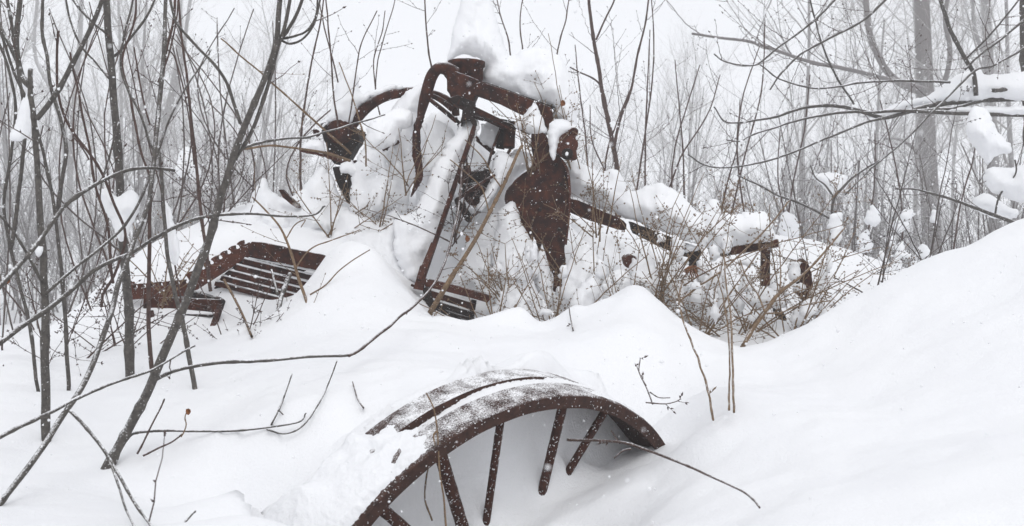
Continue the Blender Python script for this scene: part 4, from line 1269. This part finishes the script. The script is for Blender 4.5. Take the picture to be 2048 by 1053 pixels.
sapling('dry straw coloured stalk hanging down the right of the central mound',
        [([(1426, 838), (1418, 790), (1402, 735), (1380, 680), (1364, 635), (1358, 600), (1366, 560)], 5, 3, 2.85, 4.15)], 37, mat=M_GOLD, dens=.5, level=0, tl=(.01, .03), name='dry_stalk', cat='stalk', lead='stem')
sapling('thin upright stalk pair standing in the dip of the drift',
        [([(1468, 822), (1466, 760), (1464, 690), (1460, 620), (1452, 560), (1446, 500)], 5, 3, 2.85, 4.0),
         ([(1458, 820), (1459, 750), (1458, 690), (1448, 600), (1430, 540)], 4, 2.5, 2.85, 4.0)], 38, mat=M_GOLD, dens=.6, level=0, name='dry_stalk', cat='stalk', lead='stem')
sapling('dry weed stalk standing against the wheel rim beside its first spoke',
        [([(892, 1053), (888, 1000), (880, 950), (876, 900), (872, 850), (866, 815), (852, 786)], 4.5, 3, 2.55, 2.6),
         ([(874, 862), (866, 872), (870, 895)], 5, 2, 2.58, 2.57)], 39, mat=M_GOLD, dens=.6, level=0, tl=(.01, .03), budr=1.3, name='dry_stalk', cat='stalk', lead='stem')
sapling('short dark stalk inside the wheel left of the spokes',
        [([(862, 1035), (850, 1000), (852, 960), (858, 930)], 4, 3, 2.75, 2.8)], 40, mat=M_GOLD, dens=1, level=0, tl=(.01, .04), name='dry_stalk', cat='stalk', lead='stem')
sapling('dark red twig lying from the wheel down the right foreground snow',
        [([(1515, 1010), (1480, 982), (1420, 953), (1370, 930), (1330, 912), (1290, 898), (1250, 886), (1210, 882), (1165, 882), (1135, 880)], 4, 6, 2.08, 2.66),
         ([(1262, 899), (1245, 903), (1228, 917)], 4, 2.5, 2.6, 2.58),
         ([(1240, 888), (1228, 872), (1222, 862)], 2.5, 2, 2.62, 2.64)], 41, mat=M_TWIG, dens=.6, level=0, tl=(.01, .04), name='fallen_twig', cat='twig', lead='stem')
sapling('small dark sprig poking from the snow right of the wheel top',
        [([(1304, 805), (1292, 775), (1280, 752), (1270, 728)], 3, 2, 3.05, 3.2),
         ([(1292, 772), (1278, 745), (1280, 716)], 3, 2, 3.1, 3.2),
         ([(1300, 785), (1318, 795), (1340, 796)], 3, 2, 3.05, 3.0)], 42, mat=M_TWIG, dens=7, level=0, tl=(.02, .05), tr=.0014, name='sprig', cat='sprig', lead='stem')
sapling('flat dark sprig lying on the snow right of the wheel',
        [([(1298, 806), (1330, 808), (1350, 804), (1362, 798)], 3, 2, 3.0, 3.0)], 43, mat=M_TWIG, dens=16, level=0, tl=(.015, .04), tr=.0014, name='sprig', cat='sprig', lead='stem')
sapling('tiny dark twig on the open snow left of the wheel top',
        [([(729, 819), (716, 800), (710, 782), (705, 764)], 3.5, 2, 3.2, 3.3)], 44, mat=M_TWIG, dens=2, level=0, tl=(.01, .02), name='sprig', cat='sprig', lead='stem')
sapling('short cut stub poking out at the bottom edge of the snow',
        [([(362, 1056), (376, 1040), (390, 1023)], 6, 6, 2.15, 2.2)], 45, dens=0, name='cut_stub', cat='stick', lead='stem')
sapling('crossing pair of short twigs under the low left branch',
        [([(278, 902), (300, 860), (320, 820), (329, 798)], 4, 3, 2.75, 2.85),
         ([(286, 912), (320, 895), (345, 884), (365, 868)], 4, 3, 2.7, 2.75)], 46, mat=M_TWIG, dens=1, level=0, tl=(.01, .04), name='sprig', cat='sprig', lead='stem')
sapling('brown seed stalk in the snow by the low left branch', [([(366, 868), (372, 850), (370, 836), (374, 822)], 3, 2, 2.72, 2.74)], 48, mat=M_GOLD, dens=9, level=0, tl=(.01, .03), budr=1.6, name='seed_stalk', cat='stalk', lead='stem')
sapling('thin twig standing on the mound above the wheel',
        [([(1147, 665), (1141, 636), (1138, 615)], 3, 2, 4.15, 4.3)], 47, mat=M_TWIG, dens=1, level=0, tl=(.01, .02), name='sprig', cat='sprig', lead='stem')

# tan twiggy shrubs growing round the machine
def shrub(px, py, d, label, seed, n=9, h=(.5, 1.1), spread=1.0, dens=4.8, group=None, r0=.0042, lean=(0, 0), mat=None, level=1):
    r = np.random.default_rng(seed)
    if px > 1640:
        n, dens, mat = int(n * .5), dens * .8, M_MID
    base = P(px, py, d)
    e = empty('twiggy_shrub', tuple(base), label, 'shrub', group)
    tw = MB()
    for i in range(n):
        az = r.random() * 2 * math.pi
        el = math.radians(r.uniform(25, 80))
        d3 = np.array([math.cos(az) * math.cos(el) * spread + lean[0], math.sin(az) * math.cos(el) * spread * .7 + lean[1] * .3, math.sin(el)])
        d3 = unit(d3)
        L = r.uniform(*h)
        k = max(5, int(L / .07))
        pts = [base - np.array([0, 0, .12]) + r.normal(size=3) * .02]
        droop = r.uniform(.0, .10)
        zz = r.normal(size=3) * .05
        for j in range(k):
            d3 = unit(d3 + np.array([0, 0, -droop * .55]) + zz * (1 if j % 2 else -1) + r.normal(size=3) * .035)
            pts.append(pts[-1] + d3 * L / k)
        pts = np.array(pts)
        rad = np.linspace(r0 * r.uniform(.7, 1.2), .0016, len(pts))
        m = MB()
        m.tube(pts, rad, 5)
        m.build('stem', mat or M_GOLD, e)
        side_twigs(tw, pts, rad, r, dens, .06, .30, .0019, ang=(45, 80), level=level, opp=True, budr=.9)
    tag(tw.build('twigs', mat or M_GOLD, e), kind='stuff')
    return e


for i, q in enumerate([
        (1320, 560, 5.0, 'tan twiggy shrub radiating in front of the drawbar joint', 10, (.5, .95)),
        (1110, 650, 4.75, 'tan twiggy shrub below the tip of the side plate', 8, (.35, .7)),
        (1255, 640, 4.7, 'low tan shrub sprouting behind the tall part of the mound', 6, (.3, .55)),
        (1400, 650, 4.7, 'tangled tan shrub filling the dip under the hitch bar', 9, (.35, .8)),
        (1480, 640, 5.1, 'tan twiggy shrub between drawbar eye and hitch post', 10, (.4, 1.0)),
        (1580, 650, 4.9, 'tan twiggy shrub tangled around the rear tine', 9, (.4, 1.0)),
        (1660, 640, 5.4, 'brownish shrub behind the left end of the right ridge', 9, (.5, 1.1)),
        (990, 650, 4.75, 'low tan shrub arching over the sunken grate', 6, (.3, .6)),
        (1180, 600, 5.1, 'tan shrub crossing the foot of the drawbar', 6, (.4, .8)),
        (1065, 300, 5.35, 'tan twiggy tuft growing across the main beam', 7, (.2, .5)),
        (330, 560, 4.8, 'straw coloured twiggy tuft on top of the left toothed bar', 6, (.25, .5)),
        (440, 400, 5.9, 'reddish brown twiggy shrub behind the leaning sapling', 9, (.35, .8)),
        (760, 420, 5.4, 'sparse twiggy shrub in the snow below the curved pipe', 4, (.3, .6)),
        (470, 690, 4.45, 'sparse low shrub in the shadow beneath the left frame', 5, (.25, .5)),
        (100, 720, 4.0, 'sparse twiggy tuft behind the leftmost trunk', 6, (.3, .7)),
        (240, 690, 4.3, 'sparse dark tuft behind the straight sapling', 6, (.3, .7)),
        (1750, 560, 5.4, 'brown shrub just behind the crest of the right ridge', 9, (.5, 1.1)),
        (1860, 500, 5.6, 'brown shrub behind the ridge under the large far trunk', 9, (.5, 1.1)),
        (905, 440, 5.2, 'thin tan shrub crossing the steering gear', 5, (.3, .6)),
        (815, 330, 5.35, 'fine tan twigs springing across the lower bent arm', 5, (.2, .5)),
        (660, 430, 5.45, 'fine twigs growing up in front of the left gear housing', 6, (.3, .7)),
        (1200, 430, 5.35, 'tan twigs fanning over the first length of drawbar', 6, (.2, .5)),
        (1010, 560, 5.0, 'tan twigs spreading over the snow left of the plate tip', 6, (.2, .5)),
        (1150, 330, 5.6, 'dark twiggy shrub rising right of the end bracket', 6, (.4, .9))]):
    px, py, d, lab, n, h = q
    shrub(px, py, d, lab, 700 + i, n=int(n * 1.3), h=h, mat=(M_TWIG if i in (6, 11, 13, 14, 15, 16, 17, 18) else None))

# orange dead leaves hanging
dl = empty('dead_leaf_tuft', tuple(P(1382, 535, 4.9)), 'tuft of orange dead leaves hanging in twigs below the drawbar end', 'leaves')
r = np.random.default_rng(77)
for i in range(26):
    p = P(1384 + r.normal() * 10, 552 + r.normal() * 6, 4.9 + r.normal() * .02)
    q = P(1384 + r.normal() * 2, 532, 4.9)
    m = MB()
    mid = (p + q) / 2 + r.normal(size=3) * .006
    m.tube(catmull([q, mid, p + np.array([0, 0, -.01])], 3), [.001, .0034, .002, .0008], 4)
    m.build('leaf', M_LEAF, dl)
for (px, py, d, lab) in [(1126, 207, 5.3, 'single curled brown leaf on a twig above the beam end'), (935, 478, 4.95, 'small shrivelled leaf on a twig before the slanting post'), (376, 824, 2.7, 'shrivelled brown leaves on a sprig low in the left foreground'),
                         (15, 562, 3.0, 'orange brown leaf by the left edge')]:
    m = MB()
    c = P(px, py, d)
    sz = 6 / F * d
    V = []
    for a in range(9):
        t = a / 8 * 2 * math.pi
        V.append(c + np.array([math.cos(t) * sz * .8, math.sin(2 * t) * sz * .3, math.sin(t) * sz * (1.1 + .3 * math.cos(3 * t))]))
    V2 = [v + np.array([0.001, .0015, 0]) for v in V]
    V = V[:8] + V2[:8]
    m.add(V, [tuple(range(8)), tuple(range(15, 7, -1))] + [(k, (k + 1) % 8, (k + 1) % 8 + 8, k + 8) for k in range(8)])
    tag(m.build('dead_leaf', M_LEAF, None), lab, 'leaf')

# ------------------------------------------------------------------ right-hand tree with level limbs
T7 = 7.0
sapling('bare tree reaching in from the right with level limbs carrying snow',
        [([(2075, 560), (2068, 420), (2062, 300), (2058, 200), (2052, 100), (2050, -30)], 26, 20, 7.2, 7.2),
         ([(2062, 196), (2000, 198), (1950, 201), (1900, 206), (1850, 214), (1800, 228), (1765, 236), (1720, 222), (1680, 214), (1640, 212), (1600, 218), (1560, 232), (1520, 240), (1480, 246), (1447, 242), (1428, 214)], 14, 2.5, 7.1, 6.6),
         ([(2062, 230), (1980, 229), (1900, 226), (1800, 222), (1740, 226), (1703, 224), (1650, 230), (1600, 240), (1561, 252), (1500, 272), (1480, 283), (1452, 280)], 10, 2.5, 7.0, 6.5),
         ([(2060, 176), (2020, 178), (1985, 181)], 12, 8, 7.0, 6.9),
         ([(1960, 203), (1900, 218), (1830, 222), (1760, 238), (1727, 247), (1690, 262), (1651, 277), (1609, 296), (1561, 314), (1490, 332), (1419, 334), (1376, 310)], 7, 2.5, 7.0, 6.3),
         ([(1952, 192), (1948, 150), (1932, 120), (1905, 70), (1890, 30), (1876, -20)], 9, 7, 6.9, 6.8),
         ([(1900, 165), (1840, 163), (1780, 162), (1720, 166), (1670, 175), (1620, 176), (1560, 158), (1520, 130)], 5, 2.5, 6.9, 6.5),
         ([(1708, 209), (1680, 166), (1651, 109), (1632, 47), (1615, -20)], 4, 3, 6.8, 6.6),
         ([(1790, -20), (1740, 30), (1704, 54), (1650, 82), (1600, 110), (1560, 150), (1540, 180)], 6, 3, 6.7, 6.5),
         ([(1690, -20), (1632, 38), (1590, 72), (1561, 92), (1530, 118), (1509, 131), (1480, 130), (1447, 123), (1428, 108)], 5, 2.5, 6.6, 6.4),
         ([(2060, 90), (1990, 130), (1950, 142), (1900, 190), (1850, 240), (1800, 290), (1740, 340), (1690, 390)], 5, 3, 6.8, 6.4),
         ([(2060, 30), (2000, 80), (1960, 110), (1930, 140)], 6, 4, 6.9, 6.8),
         ([(1930, 120), (1980, 70), (2030, 10), (2050, -20)], 4, 3, 6.8, 6.6)], 50, dens=3.3, tl=(.15, .75), tr=.0032, cat='tree', name='bare_tree', level=1, budr=1.3, part='limb')
sapling('long limb slanting down right into the snow above the right ridge',
        [([(2060, 455), (2017, 441), (1960, 420), (1917, 404), (1880, 392), (1836, 380), (1790, 378)], 9, 3, 6.6, 6.4),
         ([(1990, 430), (2000, 390), (2030, 350), (2030, 320)], 4, 3, 6.6, 6.5)], 51, dens=5, tl=(.15, .6), tr=.003, cat='branch', name='low_limb', lead='stem')
sapling('slim dark stem with a slanting arm standing right of centre',
        [([(1655, 600), (1660, 540), (1663, 490), (1665, 445), (1668, 400), (1690, 370), (1720, 345), (1760, 320)], 9, 3, 7.6, 7.6),
         ([(1665, 441), (1632, 422), (1595, 405), (1561, 394), (1520, 372), (1475, 351)], 5, 3, 7.5, 7.3),
         ([(1668, 395), (1650, 370), (1630, 355), (1620, 330)], 4, 2.5, 7.6, 7.6)], 52, dens=4, tl=(.15, .6), tr=.003, name='slim_tree', cat='tree')
sapling('pale forked sapling behind the right of the big machine',
        [([(1236, 400), (1234, 340), (1228, 300), (1216, 240), (1204, 180), (1195, 120), (1184, 60), (1176, -20)], 11, 6, 8.0, 8.2),
         ([(1205, 175), (1190, 160), (1160, 145), (1140, 135)], 4, 2.5, 8, 7.9),
         ([(1192, 80), (1205, 50), (1225, 10), (1235, -20)], 4, 3, 8.1, 8.1),
         ([(1228, 300), (1240, 240), (1262, 180), (1275, 110), (1290, 50), (1300, -20)], 6, 3, 8, 8.1)], 53, dens=4.5, tl=(.2, .8), tr=.0035, name='slim_tree', cat='tree', mat=M_TWIG)
BW = ([(1290, 400, 10, 60, 7.5), (1262, 400, 40, -20, 7.2), (1340, 410, 60, 130, 8), (1180, 380, -30, 90, 7.8), (1210, 400, 50, 180, 7.4), (1370, 420, -20, 120, 8.6), (1310, 400, 130, 150, 7.0),
                                         (1100, 160, 40, -20, 7), (1030, 140, -40, -20, 7), (1060, 150, -10, -20, 7.2), (1420, 480, 60, 200, 7), (1500, 440, 20, 90, 8.5), (1440, 470, 90, 40, 8), (1560, 500, 60, 150, 8), (1250, 420, -70, 210, 7.1), (1600, 540, -40, 260, 8), (1720, 560, 30, 260, 8), (1800, 560, -40, 200, 8), (1900, 500, 60, 240, 8)])
BW.sort()
for i, (x, y, lx, topy, d) in enumerate(BW):
    r = np.random.default_rng(900 + i)
    b = r.normal() * 14
    sapling('slim bare whip behind and right of the machine, %s from the left by its foot' % ORD[i], [([(x, y + 60), (x + lx * .3 + b, y * .66 + topy * .34), (x + lx * .7 + b, y * .33 + topy * .67), (x + lx, topy)], 4.2, 2, d, d + .2)], 950 + i,
            mat=M_TWIG, dens=4.0, tl=(.15, .6), tr=.0026, group='slim whips behind the machine', kk=5)

# ------------------------------------------------------------------ background trees and thickets
def fractal(mbt, mbc, r, base, d3, L, rad, lev, maxlev, kk, curve=.06, up=.05, spread=(25, 55), nchild=(5, 8)):
    k = 5 if lev < maxlev else 3
    pts = [np.array(base, float)]
    d = unit(np.array(d3, float))
    for i in range(k):
        d = unit(d + r.normal(size=3) * curve + np.array([0, 0, up]))
        pts.append(pts[-1] + d * L / k)
    pts = np.array(pts)
    rr = np.linspace(rad, rad * (.35 if lev else .4), len(pts))
    (mbt if lev == 0 else mbc).tube(pts, rr, kk[lev], cap=False)
    if lev >= maxlev:
        return
    n = int(r.integers(*nchild))
    for c in range(n):
        f = r.uniform(.22 if lev == 0 else .15, .98)
        s = f * k
        i = min(int(s), k - 1)
        p = pts[i] + (pts[i + 1] - pts[i]) * (s - i)
        t = unit(pts[i + 1] - pts[i])
        u = unit(np.cross(t, r.normal(size=3)))
        th = math.radians(r.uniform(*spread))
        fractal(mbt, mbc, r, p, t * math.cos(th) + u * math.sin(th), L * r.uniform(.38, .62) * (1.1 - .4 * f), rad * (1 - .6 * f) * r.uniform(.45, .65), lev + 1, maxlev, kk, curve * 1.4, up, spread, nchild)


def proto_tree(seed, h, rad, **kw):
    r = np.random.default_rng(seed)
    a, b = MB(), MB()
    fractal(a, b, r, (0, 0, -1.0), (r.normal() * .06, r.normal() * .06, 1), h, rad, 0, 3, (8, 5, 4, 3), **kw)
    return a, b


def make_mesh(name, mbx, mat):
    me = bpy.data.meshes.new(name)
    me.from_pydata(np.vstack(mbx.v).tolist(), [], mbx.f)
    me.materials.append(mat)
    me.polygons.foreach_set('use_smooth', [True] * len(me.polygons))
    return me


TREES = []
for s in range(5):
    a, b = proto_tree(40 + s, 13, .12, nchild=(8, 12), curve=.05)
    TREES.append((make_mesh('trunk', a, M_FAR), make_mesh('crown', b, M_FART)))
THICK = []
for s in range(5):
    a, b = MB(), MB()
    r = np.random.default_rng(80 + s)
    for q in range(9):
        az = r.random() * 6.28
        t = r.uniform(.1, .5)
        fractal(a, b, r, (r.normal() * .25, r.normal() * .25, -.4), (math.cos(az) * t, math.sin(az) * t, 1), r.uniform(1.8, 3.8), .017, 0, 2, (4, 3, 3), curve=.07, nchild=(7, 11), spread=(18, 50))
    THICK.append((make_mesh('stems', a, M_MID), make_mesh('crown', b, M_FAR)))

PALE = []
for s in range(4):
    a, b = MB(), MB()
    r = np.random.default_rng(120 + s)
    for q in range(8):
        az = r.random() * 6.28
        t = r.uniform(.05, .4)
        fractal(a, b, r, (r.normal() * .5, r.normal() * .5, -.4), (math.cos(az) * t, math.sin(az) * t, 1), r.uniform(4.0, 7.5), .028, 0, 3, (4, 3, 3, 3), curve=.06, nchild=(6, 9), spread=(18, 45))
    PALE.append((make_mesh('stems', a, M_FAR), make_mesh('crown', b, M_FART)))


def place(kind, i, px, d, label, cat, name, group, s=1.0, rz=0.0, hz=None):
    me_a, me_b = kind[i % len(kind)]
    p = P(px, 500, d)
    z = float(H(np.array([p[0]]), np.array([p[1]]))[0])
    e = empty(name, (p[0], p[1], z), label, cat, group)
    e.rotation_euler = (0, 0, rz)
    e.scale = (s, s, hz or s)
    for me in (me_a, me_b):
        o = bpy.data.objects.new(me.name.split('.')[0], me)
        sc.collection.objects.link(o)
        o.parent = e
    return e


r = np.random.default_rng(5)
# the big named trunks on the right and left
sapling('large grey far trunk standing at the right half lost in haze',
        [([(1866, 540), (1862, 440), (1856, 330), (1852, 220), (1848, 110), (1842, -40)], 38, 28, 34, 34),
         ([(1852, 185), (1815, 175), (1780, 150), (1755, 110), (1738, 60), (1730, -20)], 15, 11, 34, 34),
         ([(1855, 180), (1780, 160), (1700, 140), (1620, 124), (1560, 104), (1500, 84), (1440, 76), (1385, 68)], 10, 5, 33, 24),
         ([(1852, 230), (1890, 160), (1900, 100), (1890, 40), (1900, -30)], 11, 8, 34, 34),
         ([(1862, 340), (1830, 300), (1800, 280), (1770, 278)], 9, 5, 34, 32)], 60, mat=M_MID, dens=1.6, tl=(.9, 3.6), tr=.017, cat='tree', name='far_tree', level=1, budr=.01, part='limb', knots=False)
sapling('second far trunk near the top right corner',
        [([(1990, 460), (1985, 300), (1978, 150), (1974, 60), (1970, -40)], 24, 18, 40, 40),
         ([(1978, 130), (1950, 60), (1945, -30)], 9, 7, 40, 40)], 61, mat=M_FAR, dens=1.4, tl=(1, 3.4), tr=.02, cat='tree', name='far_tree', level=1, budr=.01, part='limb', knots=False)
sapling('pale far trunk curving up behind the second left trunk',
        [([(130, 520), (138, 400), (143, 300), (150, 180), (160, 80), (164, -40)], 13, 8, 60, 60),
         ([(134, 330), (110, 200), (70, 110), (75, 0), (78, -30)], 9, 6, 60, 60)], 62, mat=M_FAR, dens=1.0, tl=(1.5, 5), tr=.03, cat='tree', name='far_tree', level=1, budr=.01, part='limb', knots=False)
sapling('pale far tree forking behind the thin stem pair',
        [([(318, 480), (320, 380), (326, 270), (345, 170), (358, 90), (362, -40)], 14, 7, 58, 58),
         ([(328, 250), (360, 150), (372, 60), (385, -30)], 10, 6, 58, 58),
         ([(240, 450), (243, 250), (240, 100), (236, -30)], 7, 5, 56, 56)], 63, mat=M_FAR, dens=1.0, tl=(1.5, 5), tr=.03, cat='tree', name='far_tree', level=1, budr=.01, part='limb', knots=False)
# wood behind
k = 0
for ring, (d0, d1, n) in enumerate([(34, 46, 8), (46, 65, 13), (65, 100, 16)]):
    for q in range(n):
        px = -500 + (q + r.random()) * 3050 / n
        if 560 < px < 1130 or (ring < 2 and 1130 < px < 1420):
            continue
        d = r.uniform(d0, d1)
        place(TREES, k, px, d, 'bare far tree fading into the white snow haze', 'tree', 'far_tree', 'bare far trees in the haze', s=r.uniform(.7, 1.15), rz=r.random() * 6)
        k += 1
pxs = list(np.linspace(-350, 520, 13)) + list(np.linspace(1240, 2300, 11))
for q, px in enumerate(pxs):
    d = r.uniform(17, 26) if px < 1650 else r.uniform(12, 20)
    place(THICK, k, px + r.uniform(-30, 30), d, 'bare multi stemmed bush standing beyond the machinery', 'bush', 'bare_bush', 'bare bushes beyond the clearing', s=r.uniform(.75, 1.1), rz=r.random() * 6)
    k += 1
for q in range(34):
    px = -450 + (q + r.random()) * 3000 / 34
    if 600 < px < 1120:
        continue
    place(THICK, k, px, r.uniform(24, 40), 'bare bush far back among the hazy trees', 'bush', 'bare_bush', 'bare bushes far in the haze', s=r.uniform(.8, 1.3), rz=r.random() * 6)
    k += 1

for q, px in enumerate([-60, 60, 170, 290, 400, 470, 550, 620, 1150, 1240, 1350, 1600, 1780]):
    place(PALE, q, px + r.uniform(-25, 25), r.uniform(20, 32) if px != 620 else 36, 'tall pale snow dusted thicket rising behind the clearing', 'thicket', 'pale_thicket', 'pale thickets behind the clearing', s=r.uniform(.75, 1.1), rz=r.random() * 6)

# ------------------------------------------------------------------ falling flakes
r = np.random.default_rng(99)
m = MB()
N = 15000
# fine debris: flakes hang at every distance, a few close by
D = (r.random(N) * (6.8 ** 3 - 0.9 ** 3) + 0.9 ** 3) ** (1 / 3)
D[:260] = r.uniform(.55, 1.8, 260)
X = r.uniform(-500, 2550, N)
Y = r.uniform(-400, 1200, N)
ico = np.array([(0, 0, 1), (.89, 0, .45), (.28, .85, .45), (-.72, .53, .45), (-.72, -.53, .45), (.28, -.85, .45), (.72, .53, -.45), (-.28, .85, -.45), (-.89, 0, -.45), (-.28, -.85, -.45), (.72, -.53, -.45), (0, 0, -1)])
icf = [(0, 1, 2), (0, 2, 3), (0, 3, 4), (0, 4, 5), (0, 5, 1), (1, 6, 2), (2, 7, 3), (3, 8, 4), (4, 9, 5), (5, 10, 1), (6, 7, 2), (7, 8, 3), (8, 9, 4), (9, 10, 5), (10, 6, 1), (11, 7, 6), (11, 8, 7), (11, 9, 8), (11, 10, 9), (11, 6, 10)]
allv = []
allf = []
cnt = 0
for i in range(N):
    p = P(X[i], Y[i], D[i])
    s = min(.0042, .0012 + r.exponential(.0010)) if D[i] > 1.9 else r.uniform(.0007, .0017)
    allv.append(p + ico * s * r.uniform(.7, 1.4, size=3))
    allf.extend([(a + cnt, b + cnt, c + cnt) for a, b, c in icf])
    cnt += 12
m.v = allv
m.f = allf
m.n = cnt
tag(m.build('falling_snowflakes', M_SNOW), 'white snowflakes drifting down through the air', 'snowflakes', kind='stuff')
